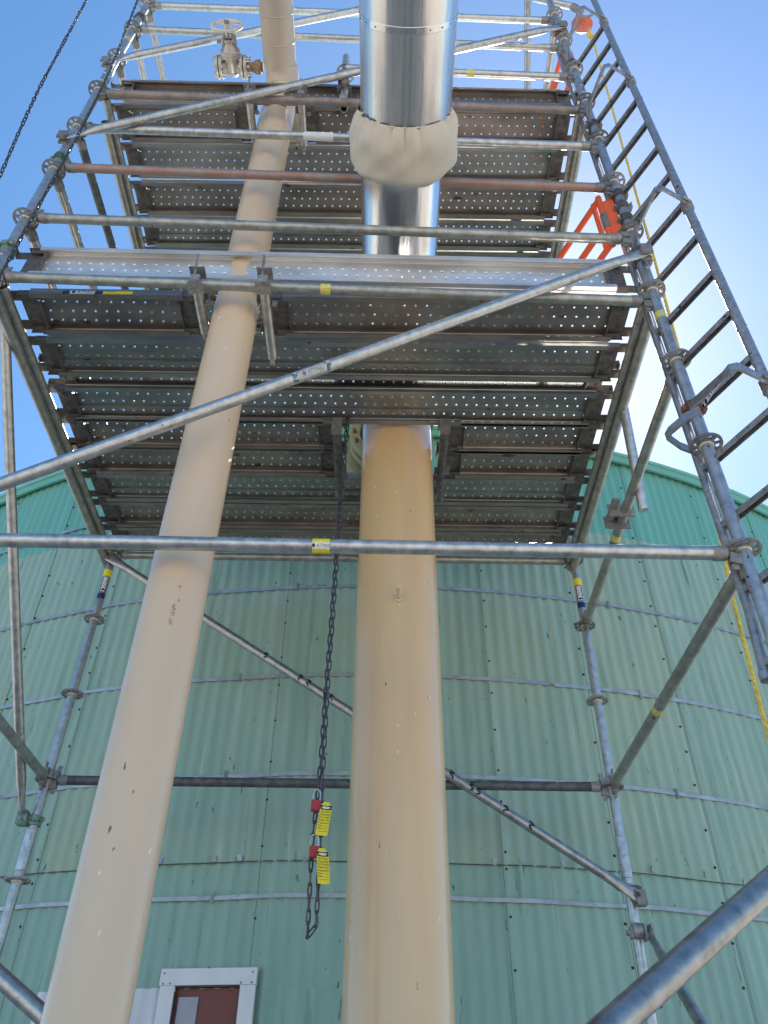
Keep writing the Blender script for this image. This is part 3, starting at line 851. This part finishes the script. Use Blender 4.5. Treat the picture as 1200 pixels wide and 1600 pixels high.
# ---------------------------------------------------------------- planks
PW, PH, PIT = .232, .042, .0535
def plank_mesh(L, kind, dark=True):
    """origin in the middle; x along; lips at z=0, deck at z=PH"""
    mb = MB()
    x0, x1 = -L / 2 + .06, L / 2 - .06
    rows = {'flat': [(-.044, PH), (.008, PH), (.060, PH)], 'rib': [(-.044, PH), (.008, PH), (.062, PH - .011)]}[kind]
    hw = .0258
    # perforated strips
    for ri, (yc, zc) in enumerate(rows):
        n = int((x1 - x0) / PIT)
        s = x0 + (.008, .028, .018)[ri]
        n = int((x1 - s) / PIT)
        for i in range(n):
            cx = s + PIT * (i + .5)
            o = [(cx - PIT / 2, yc - hw), (cx, yc - hw), (cx + PIT / 2, yc - hw), (cx + PIT / 2, yc), (cx + PIT / 2, yc + hw), (cx, yc + hw), (cx - PIT / 2, yc + hw), (cx - PIT / 2, yc)]
            rh = .0048
            inn = [(cx + rh * math.cos(a), yc + rh * math.sin(a)) for a in [(-135 + 45 * k) * PI / 180 for k in range(8)]]
            mid = [(cx + (rh + .004) * math.cos(a), yc + (rh + .004) * math.sin(a)) for a in [(-135 + 45 * k) * PI / 180 for k in range(8)]]
            vs = [(x, y, zc) for x, y in o] + [(x, y, zc) for x, y in mid] + [(x, y, zc + .0035) for x, y in inn]
            fs = [(k, (k + 1) % 8, 8 + (k + 1) % 8, 8 + k) for k in range(8)] + [(8 + k, 8 + (k + 1) % 8, 16 + (k + 1) % 8, 16 + k) for k in range(8)]
            mb.add(vs, fs)
        e = s + PIT * n
        for (xa, xb) in ((x0, s), (e, x1)):
            if xb - xa > 1e-4: mb.add([(xa, yc - hw, zc), (xb, yc - hw, zc), (xb, yc + hw, zc), (xa, yc + hw, zc)], [(0, 1, 2, 3)])
    # long profile pieces (y,z) polylines
    def ext(pl, mi=0):
        for (ya, za), (yb, zb) in zip(pl[:-1], pl[1:]):
            mb.add([(x0, ya, za), (x1, ya, za), (x1, yb, zb), (x0, yb, zb)], [(0, 1, 2, 3)], mi)
    h = PW / 2
    l = rows[0][0] - hw; r = rows[2][0] + hw
    ext([(l, rows[0][1]), (l - .006, PH + .004), (-h + .004, PH + .004), (-h, PH), (-h, .028), (-h + .004, .024), (-h, .020), (-h, 0.0), (-h + .024, 0.0), (-h + .024, .008)])
    ext([(r, rows[2][1]), (r + .006, PH + .004), (h - .004, PH + .004), (h, PH), (h, .028), (h - .004, .024), (h, .020), (h, 0.0), (h - .024, 0.0), (h - .024, .008)])
    for k in (0, 1):
        ya, za = rows[k][0] + hw, rows[k][1]; yb, zb = rows[k + 1][0] - hw, rows[k + 1][1]
        if yb - ya > .002: ext([(ya, za), ((ya + yb) / 2, za + .003), (yb, zb)])
        elif abs(yb - ya) > 1e-5: ext([(ya, za), (yb, zb)])
    o = mb.build('deck', M['plank_a'], None, smooth=30)
    me = o.data; bpy.data.objects.remove(o)
    return me
def hook_mesh():
    """end fitting at +x end: origin at the plank end, x outwards"""
    mb = MB(); I = Matrix
    mb.box((.085, .215, .004), I.Translation((-.0425, 0, PH - .010)))
    mb.box((.004, .222, .030), I.Translation((-.086, 0, PH - .018)))
    for s in (-1, 1):
        mb.box((.060, .052, .006), I.Translation((.028, s * .082, PH - .010)))
        mb.box((.006, .045, .030), I.Translation((.056, s * .082, PH - .024)))
        mb.box((.075, .004, .034), I.Translation((-.04, s * .1075, PH - .022)))
        mb.lathe([(.0001, -.005), (.006, -.004), (.008, 0)], I.Translation((-.03, s * .05, PH - .014)), 8)
        mb.box((.07, .03, .005), I.Translation((-.05, s * .093, .012)))
    o = mb.build('hook', M['rusthook'], None, smooth=30)
    me = o.data; bpy.data.objects.remove(o)
    return me
HOOK = hook_mesh()
PM = {}
def plank(x0, x1, y, z, kind, m, label, group, rot=None, roty=0., name='scaffold_plank', cat='plank'):
    L = round(x1 - x0, 3)
    key = (L, kind, m)
    if key not in PM:
        me = plank_mesh(L, kind).copy() if False else plank_mesh(L, kind)
        me.materials.clear(); me.materials.append(M[m]); PM[key] = me
    t = thing(name, ((x0 + x1) / 2, y, z), label, cat, group)
    c = ORG[t]
    child('deck', PM[key], c, t)
    child('hook', HOOK, c + Vector((L / 2, 0, 0)), t)
    child('hook', HOOK, c + Vector((-L / 2, 0, 0)), t, (0, 0, PI))
    t.rotation_euler = ((rot or 0), roty, 0)
    return t
ORD = ['first', 'second', 'third', 'fourth', 'fifth', 'sixth', 'seventh', 'eighth']
XL, XR = -1.452, 1.448
G1, G2 = 'steel planks of the lower deck', 'steel planks of the upper deck'
kinds = ['flat', 'rib', 'rib', 'flat', 'flat', 'rib', 'flat', 'flat']
mats1 = ['plank_a', 'plank_b', 'plank_b', 'plank_a', 'plank_a', 'plank_b', 'plank_a', 'plank_a']
ys1 = [.185, .445, .752, .970, 1.170, 1.405, 1.645, 1.885]
xr1 = [1.425, 1.427, 1.43, 1.432, 1.434, 1.436, 1.438, 1.44]
for j in range(8):
    y = ys1[j]
    xl = -1.437
    if j == 0:
        p = plank(xl, -.605, y, 1.5, kinds[j], mats1[j], 'front plank of the lower deck left of the slim pipe, with white and yellow stickers', G1)
        mb = MB()
        q = lambda x, w, mi: mb.box((w, .0015, .022), Matrix.Translation((x, y - PW / 2 - .001, 1.513)), mi)
        q(-1.205, .03, 2); q(-1.13, .115, 1); q(-1.055, .03, 2); q(-.965, .135, 4)
        flat_text(mb, '\u2666ATPAC', (-1.13, y - PW / 2 - .0022, 1.514), (1, 0, 0), (0, 0, 1), .025, 3)
        flat_text(mb, 'WARNING', (-1.0, y - PW / 2 - .0022, 1.519), (1, 0, 0), (0, 0, 1), .010, 3)
        mb.build('sticker', LM(), p, smooth=None)
        plank(-.265, xr1[j], y, 1.5, kinds[j], mats1[j], 'front plank of the lower deck right of the slim pipe, steel tinted brown for reflected light', G1)
    elif j in (3, 4):
        which = 'front' if j == 3 else 'rear'
        plank(xl, .005, y, 1.5, kinds[j], mats1[j], '%s one of two short planks left of the thick pipe in the lower deck' % which, G1)
        plank(.625, xr1[j], y, 1.5, kinds[j], mats1[j], '%s one of two short planks right of the thick pipe in the lower deck' % which, G1)
    else:
        plank(xl, xr1[j], y, 1.5, kinds[j], mats1[j], 'full length plank, %s row from the front of the lower deck' % ORD[j], G1)
# plank closing the gap between rows two and three, lying a little higher
t = plank(-1.44, 1.42, .62, 1.585, 'flat', 'plank_b', 'plank lying on top across the dark gap of the lower deck', G1)
mats2 = ['plank_a', 'plank_b', 'plank_a', 'plank_b', 'plank_b', 'plank_a', 'plank_b', 'plank_a']
kinds2 = ['flat', 'flat', 'flat', 'rib', 'rib', 'flat', 'rib', 'flat']
for j in range(8):
    y = .175 + .2455 * j + (.015 if j > 1 else 0)
    if j == 0:
        plank(-1.435, -.60, y, 3.5, 'flat', 'plank_a', 'front plank of the upper deck left of the slim pipe', G2)
        plank(-.245, 1.425, y, 3.5, 'flat', 'plank_a', 'front plank of the upper deck right of the slim pipe', G2)
    else:
        plank(-1.435, 1.425, y, 3.5, kinds2[j], mats2[j], 'full length plank, %s row from the front of the upper deck' % ORD[j], G2)
# toe boards: the same kind of plank stood on edge
GT = 'perforated toe boards standing on edge'
plank(-1.475, 1.42, .050, 1.722, 'flat', 'plank_c', 'bright perforated toe board on edge along the front of the lower deck', GT, rot=-PI / 2 + PI, roty=.0, name='toe_board', cat='toe board').rotation_euler = (-PI / 2, .0185, 0)
plank(-1.46, 1.44, .050, 3.700, 'flat', 'plank_a', 'weathered toe board on edge along the front of the upper deck', GT, name='toe_board', cat='toe board').rotation_euler = (-PI / 2, .0255, 0)

# short support tubes round the openings
GH = 'short support tubes framing the deck openings'
def putlog(x, y0, y1, z, label, rods=True, sq=False):
    t = thing('support_tube', (x, y0, z), label, 'support tube', GH)
    MB().tube((x, y0, z), (x, y1, z), TR, 18, ri=.0205).build('tube', M['dark'] if not rods else M['galv'], t)
    mb = MB()
    if rods:
        yy = -.045
        mb.box((.070, .060, .009), Matrix.Translation((x, -.035, z + .066)))
        mb.build('clamp_plate', M['cast'], t); mb = MB()
        mb.box((.070, .06, .010), Matrix.Translation((x, -.015, z - .022)))
        mb.box((.04, .010, .05), Matrix.Translation((x, -.052, z - .005)))
        o = mb.build('clamp_plate', M['cast'], t)
        MB().tube((x - .004, -.045, z - .03), (x - .014, -.052, z + .185), .0065, 10).build('threaded_rod', M['cast'], o)
        mb = MB(); mb.box((.024, .012, .03), Matrix.Translation((x + .04, .08, z))); mb.tube((x, y1 - .01, z - .01), (x, y1 + .03, z - .02), .012, 10)
        mb.build('end_clip', M['cast'], t)
    else:
        mb.box((.052, .05, .075), Matrix.Translation((x, y0 + .02, z + .01)))
        mb.box((.052, .075, .05), Matrix.Translation((x, y1 - .03, z + .005)))
        mb.box((.03, .06, .02), Matrix.Translation((x + .03, (y0 + y1) / 2 + .05, z)))
        mb.build('end_bracket', M['cast'], t)
putlog(-.580, -.0, .245, 1.462, 'support tube left of the slim pipe opening in the lower deck')
putlog(-.275, -.0, .39, 1.462, 'support tube right of the slim pipe opening in the lower deck')
putlog(-.575, -.0, .23, 3.455, 'support tube left of the slim pipe opening in the upper deck')
putlog(-.255, -.0, .27, 3.445, 'support tube right of the slim pipe opening in the upper deck')
putlog(.022, .84, 1.40, 1.462, 'support tube left of the thick pipe opening', rods=False)
putlog(.600, .83, 1.42, 1.462, 'support tube right of the thick pipe opening', rods=False)
# mid post with coupler above the upper deck
t = thing('short_post', (0.0, .035, 3.42), 'short post with a rosette clamped to the front of the upper deck', 'post')
MB().tube((.004, .035, 3.42), (-.012, .035, 4.22), TR, 20, ri=.02).build('tube', M['galv'], t)
child('rosette', ROS, (-.006, .035, 3.95), t)
coupler(t, (.003, .035, 3.47), (0, 0, 1), (1, 0, 0), (0, -.04, -.02))
coupler(t, (-.008, .035, 3.70), (0, 0, 1), (1, 0, .6), (0, -.05, 0))

# ---------------------------------------------------------------- ladder
lad = thing('ladder', (1.48, .08, -.46), 'steel access ladder fixed outside the front right corner post', 'ladder')
IL = lambda z: Vector((1.478 - .002 * z if z > -.2 else 1.478 + .07 * (z + .2), .08, z))
OL = lambda z: Vector((1.636 + .002 * z, -.25, z))
mb = MB(); mb.tube(IL(-.46), IL(-.2), .0175, 16, cap=True); mb.tube(IL(-.2), IL(4.6), .0175, 16); mb.lathe([(.0175, 0), (.0205, .002), (.0205, .03), (.0175, .032)], Matrix.Translation(IL(-.46)), 16)
mb.build('side_rail', M['rubber'], lad)
MB().tube(OL(-.46), OL(4.62), .0195, 18).build('side_rail', M['rubber'], lad)
for i in range(17):
    z = 4.02 - .2765 * i
    if z < -.45: break
    a = IL(z); b = OL(z); d = (b - a).normalized(); u = Vector((0, 0, 1)); w = d.cross(u)
    mb = MB()
    # channel section open below
    for (x, y, sx, sy) in ((-.012, 0, .003, .024), (.012, 0, .003, .024), (0, .012, .026, .003)):
        mb.box((sx, sy, (b - a).length), at((a + b) / 2 + w * x + u * y, w, None, d))
    mb.build('rung', M['rungm'], lad)
for z in (.86, 1.6, 2.9, 4.0):
    mb = MB()
    mb.lathe([(.0205, 0), (.0215, .002), (.0215, .012), (.0205, .014)], Matrix.Translation(OL(z)), 16)
    mb.build('joint_ring', M['rubber'], lad)
def stand_off(z, label, words=False, low=False):
    t = thing('ladder_bracket', FRc(z), label, 'bracket', 'flat steel brackets tying the ladder to the post')
    p0 = Vector((1.470, -.04, z + .02)); p1 = Vector((1.475, -.335, z)); p2 = Vector((1.628, -.275, z))
    p0 = Vector((1.435, -.13, z)); ps = Vector((1.462, -.02, z + (.15 if low else .03)))
    p0.z += .06 if low else 0
    pts = [ps, p0, Vector((1.468, -.30, z)), Vector((1.476, -.33, z)), Vector((1.50, -.338, z)), p2]
    mb = MB()
    def flat(pts, w=.036, th=.010):
        vs = []
        for i, p in enumerate(pts):
            tt = (pts[min(i + 1, len(pts) - 1)] - pts[max(i - 1, 0)]).normalized()
            nn = tt.cross(Vector((0, 0, 1))).normalized()
            for (a, b) in ((-1, -1), (1, -1), (1, 1), (-1, 1)): vs.append(p + nn * (a * th / 2) + Vector((0, 0, b * w / 2)))
        fs = [(i * 4 + k, i * 4 + (k + 1) % 4, (i + 1) * 4 + (k + 1) % 4, (i + 1) * 4 + k) for i in range(len(pts) - 1) for k in range(4)] + [(3, 2, 1, 0), tuple(len(vs) - 4 + k for k in range(4))]
        mb.add(vs, fs)
    flat(pts)
    if low: flat([Vector((1.50, .09, z)), Vector((1.41, .05, z)), Vector((1.345, .0, z + .0)), Vector((1.350, -.03, z)), Vector((1.39, -.10, z)), Vector((1.43, -.135, z))])
    mb.build('flat_bar', M['rubber'], t)
    mb = MB()
    mb.lathe([(.020, -.028), (.027, -.026), (.027, .026), (.020, .028)], Matrix.Translation(OL(z)), 18, closed=True)
    mb.tube(OL(z) + Vector((.0, -.03, .0)), OL(z) + Vector((-.035, -.05, 0)), .006, 8)
    mb.build('rail_clamp', M['cast'], t)
    coupler(t, FRc(z + (.17 if low else .04)), (0, 0, 1), (0, 0, 1), (0, 0, 0), 'castr' if low else 'cast', 'post_clamp')
    if words:
        mb = MB()
        P = Vector((1.452, -.225, z)) + Vector((-.0048, 0, 0)) ; dx = Vector((.033, -.17, 0)).normalized()
        o_ = Vector((-dx.y, dx.x, 0)) * -1
        Pn = Vector((1.452, -.215, z)) + Vector((-1, -.19, 0)).normalized() * .0045
        mb.add([Pn - dx * .055 + Vector((0, 0, -.010)), Pn + dx * .055 + Vector((0, 0, -.010)), Pn + dx * .055 + Vector((0, 0, .010)), Pn - dx * .055 + Vector((0, 0, .010))], [(0, 1, 2, 3)], 1)
        flat_text(mb, '\u2666ATPAC', Pn + Vector((-1, -.19, 0)).normalized() * .001, dx, (0, 0, 1), .026, 3)
        mb.build('sticker', LM(), t, smooth=None)
stand_off(.53, 'lowest ladder bracket with a rusty clamp and a white sticker', True, True)
stand_off(1.77, 'middle ladder bracket with a white sticker beside the orange gate', True)
stand_off(3.14, 'upper ladder bracket near the upper deck', False)
stand_off(4.05, 'topmost ladder bracket beside the orange pulley wheel', False)

# ---------------------------------------------------------------- orange gates
def gate(z0, label, L=.62, dirv=(-.39, .92), st=(1.405, .06)):
    d = Vector((dirv[0], dirv[1], 0)).normalized()
    s = Vector((st[0], st[1], 0))
    t = thing('swing_gate', s + Vector((0, 0, z0)), label, 'gate', 'orange swing gates at the ladder')
    mb = MB()
    up = lambda z: Vector((0, 0, z))
    MB().tube(s + up(z0 - .02), s + up(z0 + .44), .0165, 14).build('stile', M['orange'], t)
    MB().tube(s + d * .045 + up(z0 + .0), s + d * .045 + up(z0 + .44), .014, 14).build('stile', M['orange'], t)
    MB().tube(s + d * L + up(z0 - .0), s + d * L + up(z0 + .44), .0165, 14).build('stile', M['orange'], t)
    for z, sh in ((z0 + .42, 0), (z0 + .0, 0), (z0 + .02, -.085)):
        MB().tube(s + up(z) + Vector((sh, 0, 0)), s + d * L + up(z) + Vector((sh, 0, 0)), .0165, 14).build('rail', M['orange'], t)
    mb = MB()
    pc = s + Vector((.035, -.02, z0 + .21))
    mb.box((.052, .008, .34), at(pc, (1, -.5, 0), None, (0, 0, 1)))
    mb.build('hinge_plate', M['orange'], t)
    mb = MB(); mb.tube(s + up(z0 + .13), s + up(z0 + .26), .0195, 14)
    mb.build('spring_sleeve', M['cast'], t)
    MB().tube(s + d * (L - .1) + Vector((-.085, 0, z0 + .02)), s + d * (L - .1) + up(z0 + .0), .0165, 14).build('tie', M['orange'], t)
gate(1.98, 'orange swing gate beside the right post above the lower deck')
gate(4.08, 'orange swing gate beside the right post above the upper deck', dirv=(-.16, .98), st=(1.50, .10))

# ---------------------------------------------------------------- pulley, boom, rope
t = thing('boom_tube', (1.40, .04, 5.42), 'short sunlit tube reaching out from the tower head above the pulley', 'tube')
MB().tube((1.40, .04, 5.44), (1.68, .06, 5.33), TR, 18).build('tube', M['galvb'], t)
MB().tube((1.68, .06, 5.33), (1.745, .08, 5.26), .029, 18).build('end_cap', M['cast'], t)
WCn = Vector((1.735, .12, 5.12))
t = thing('pulley_wheel', WCn, 'orange pulley wheel hanging from the boom beside the ladder', 'pulley')
MB().lathe([(.001, -.018), (.040, -.018), (.072, -.006), (.080, .004), (.080, .014), (.06, .018), (.001, .018)], at(WCn, (1, 0, 0), None, (.2, -.45, .87)), 36).build('wheel', M['fadedred'], t)
mb = MB()
mb.sweep([WCn + Vector((.02, -.02, .14)), WCn + Vector((-.03, -.06, .05)), WCn + Vector((-.045, -.075, -.02)), WCn + Vector((-.02, -.06, -.035)), WCn + Vector((.06, -.08, -.03))], .009, 8)
mb.tube(WCn + Vector((-.02, -.03, -.02)), WCn + Vector((-.13, -.03, -.30)), .006, 8)
mb.build('hanger', M['cast'], t)
rp = [(1.775, .12, 5.05), (1.772, .12, 4.86), (1.745, .14, 4.1), (1.712, .17, 3.2), (1.684, .20, 2.342), (1.654, .25, 1.383), (1.632, .32, .8), (1.613, .38, .236), (1.605, .40, .084), (1.571, .4, -.487), (1.53, .42, -1.2), (1.5, .45, -2.2), (1.52, .5, -3.2)]
mb = MB()
fine = []
for i in range(len(rp) - 1):
    a = Vector(rp[i]); b = Vector(rp[i + 1]); k = max(2, int((b - a).length / .012))
    for j in range(k): fine.append(a.lerp(b, j / k))
for s3 in range(3):
    mb.sweep([p + Vector((.0042 * math.cos(i * .75 + s3 * 2.094), .0042 * math.sin(i * .75 + s3 * 2.094), 0)) for i, p in enumerate(fine)], .0044, 5)
o = mb.build('rope', M['rope'], None); tag(o, 'yellow twisted rope hanging from the orange pulley behind the ladder', 'rope')
mb = MB()
kn = Vector((1.772, .12, 4.93))
for q in range(3):
    mb.sweep([kn + Vector((.022 * math.cos(a + q), .016 * math.sin(a * 2 + q), .026 * math.sin(a) - .02 * q)) for a in [i / 14 * 2 * PI for i in range(14)]], .006, 6, closed=True)
ORG[o] = Vector((0, 0, 0)); mb.build('knot', M['rope'], o)

# ---------------------------------------------------------------- chains
def chain(pts, label, pitch=.041, w=.0033, name='hand_chain', group=None, wid=.0125, seed=1):
    pts = [Vector(p) for p in pts]; mb = MB(); rg = random.Random(seed)
    # resample
    seg = []; acc = 0; cur = [pts[0]]
    path = []
    for i in range(len(pts) - 1):
        k = max(1, int((pts[i + 1] - pts[i]).length / .002))
        for j in range(k): path.append(pts[i].lerp(pts[i + 1], j / k))
    path.append(pts[-1])
    nodes = [path[0]]
    for p in path:
        if (p - nodes[-1]).length >= pitch: nodes.append(p)
    for i in range(len(nodes) - 1):
        a, b = nodes[i], nodes[i + 1]; d = (b - a).normalized()
        ang = (i % 2) * PI / 2 + rg.uniform(-.5, .5)
        base = Vector((1, 0, 0)) if abs(d.x) < .8 else Vector((0, 1, 0))
        u = (base - d * base.dot(d)).normalized(); v = d.cross(u)
        s_ = u * math.cos(ang) + v * math.sin(ang)
        L = (b - a).length; loop = []
        for q in range(12):
            an = q / 12 * 2 * PI
            loop.append((a + b) / 2 + d * (math.copysign(abs(math.cos(an)) ** .6, math.cos(an)) * (L / 2 + w)) + s_ * (math.sin(an) * wid * .5 * (1.0)))
        mb.sweep(loop, w, 5, closed=True)
        # knot where the links hook together
        for t_ in (u, v):
            mb.sweep([b + d * (.0045 * math.cos(x) * 1.2) + t_ * (.0052 * math.sin(x)) for x in [k * PI / 3 for k in range(6)]], w * .95, 5, closed=True)
    o = mb.build(name, M['chain'], None)
    return tag(o, label, 'chain', group)
chain([(.085, .85, 2.1), (.073, .85, 1.396), (.065, .85, 1.03), (.050, .85, -.05), (.046, .85, -.5), (.035, .85, -.70), (.040, .855, -1.035),
       (.066, .85, -.99), (.067, .84, -.72), (.060, .838, -.45), (.060, .838, -.05), (.074, .838, 1.03), (.082, .838, 1.396), (.098, .838, 2.1)],
      'dark chain loop hanging in front of the tank beside the thick pipe, holding two padlocks')
chain([(-1.56, -.1, 5.9), (-1.522, -.1, 4.84), (-1.433, -.1, 3.553), (-1.411, -.1, 2.701), (-1.412, -.1, 1.389), (-1.413, -.1, .2)], 'dark chain hanging in front of the front left post', pitch=.040, w=.0030, wid=.014, group='chains hanging at the left of the tower', seed=2)
chain([(-1.62, -.5, 5.4), (-1.46, -.5, 3.546), (-1.387, -.5, 2.327), (-1.347, -.5, 1.892), (-1.305, -.5, 1.49), (-1.25, -.5, .9)], 'dark chain hanging free against the sky left of the tower', pitch=.036, w=.0028, wid=.013, group='chains hanging at the left of the tower', seed=3)

# padlocks and tags
def lock_and_tag(P, tilt, label1, label2, lines=True):
    P = Vector(P)
    t = thing('padlock', P, label1, 'padlock', 'red padlocks on the chain')
    mx = at(P, (1, .25, 0), None, (tilt * .3, 0, 1))
    mb = MB(); mb.box((.033, .016, .039), mx); mb.box((.029, .020, .034), mx)
    b = mb.build('lock_body', M['red'], t)
    mb = MB()
    pts = [mx @ Vector(v) for v in [(-.014, 0, .02), (-.014, 0, .045)] + [(-.014 * math.cos(a), 0, .045 + .016 * math.sin(a)) for a in [i * PI / 8 for i in range(1, 8)]] + [(.014, 0, .045), (.014, 0, .02)]]
    mb.sweep(pts, .0034, 8); mb.build('shackle', M['galvb'], t)
    # tag
    T = P + Vector((.034, -.010, -.048))
    tg = thing('danger_tag', T, label2, 'tag', 'yellow danger tags on the chain')
    x = Vector((1, .25, 0)).normalized(); z = Vector((tilt, -.02, 1)).normalized(); y = x.cross(z).normalized()
    W, H = .043, .120
    def pt(u, v, off=0.): return T + x * u + z * v + y * (-.004 * 0 + .012 * (u / W) ** 2 * 2 - .006 * (v / H) ** 2 * 4 + off)
    mb = MB(); NU, NV = 6, 10
    for side in (0, .0012):
        vs = []; fs = []
        for j in range(NV + 1):
            for i in range(NU + 1):
                u = (i / NU - .5) * W; v = (j / NV - .5) * H
                if v > H / 2 - .02: u *= 1 - .55 * (v - (H / 2 - .02)) / .02
                vs.append(pt(u, v, -side))
        for j in range(NV):
            for i in range(NU): fs.append((j * (NU + 1) + i, j * (NU + 1) + i + 1, (j + 1) * (NU + 1) + i + 1, (j + 1) * (NU + 1) + i))
        mb.add(vs, fs)
    mb.build('card', M['yellow'], tg)
    mb = MB()
    def tx(s, u, v, size, mi=0, sx=1):
        vs, fs = text2d(s); mb.add([pt(u + a * size * sx, v + b_ * size, .0014) for a, b_ in vs], fs, mi)
    # black header with an oval
    vs = [pt((i / 8 - .5) * W * .94, .030 + j * .016, .0008) for j in range(2) for i in range(9)]
    mb.add(vs, [(i, i + 1, 10 + i, 9 + i) for i in range(8)], 0)
    vs = [pt(.0165 * math.cos(a), .038 + .0048 * math.sin(a), .0011) for a in [i / 20 * 2 * PI for i in range(20)]]
    mb.add(vs, [tuple(range(20))], 1)
    tx('DANGER', 0, .038, .0076)
    for s, v in (('Do Not', .0225), ('Operate', .0125), ('This Switch,', .0025), ('Valve Or', -.0075), ('Equipment', -.0175)):
        tx(s, 0, v, .0105 if len(s) < 9 else .0088)
    for v in (-.029, -.038, -.047):
        vs = [pt((i / 6 - .5) * W * .8, v + j * .0009, .0014) for j in range(2) for i in range(7)]
        mb.add(vs, [(i, i + 1, 8 + i, 7 + i) for i in range(6)], 0)
    tx('Name', -.012, -.0265, .006); tx('Date', -.012, -.0355, .006)
    mb.build('printing', [M['ink'], M['labelwhite']], tg, smooth=None)
lock_and_tag((.042, .826, -.578), .12, 'upper red padlock hooked through the dark chain', 'upper yellow danger tag beside the chain', True)
lock_and_tag((.047, .826, -.742), -.10, 'lower red padlock hooked through the dark chain', 'lower yellow danger tag beside the chain', True)
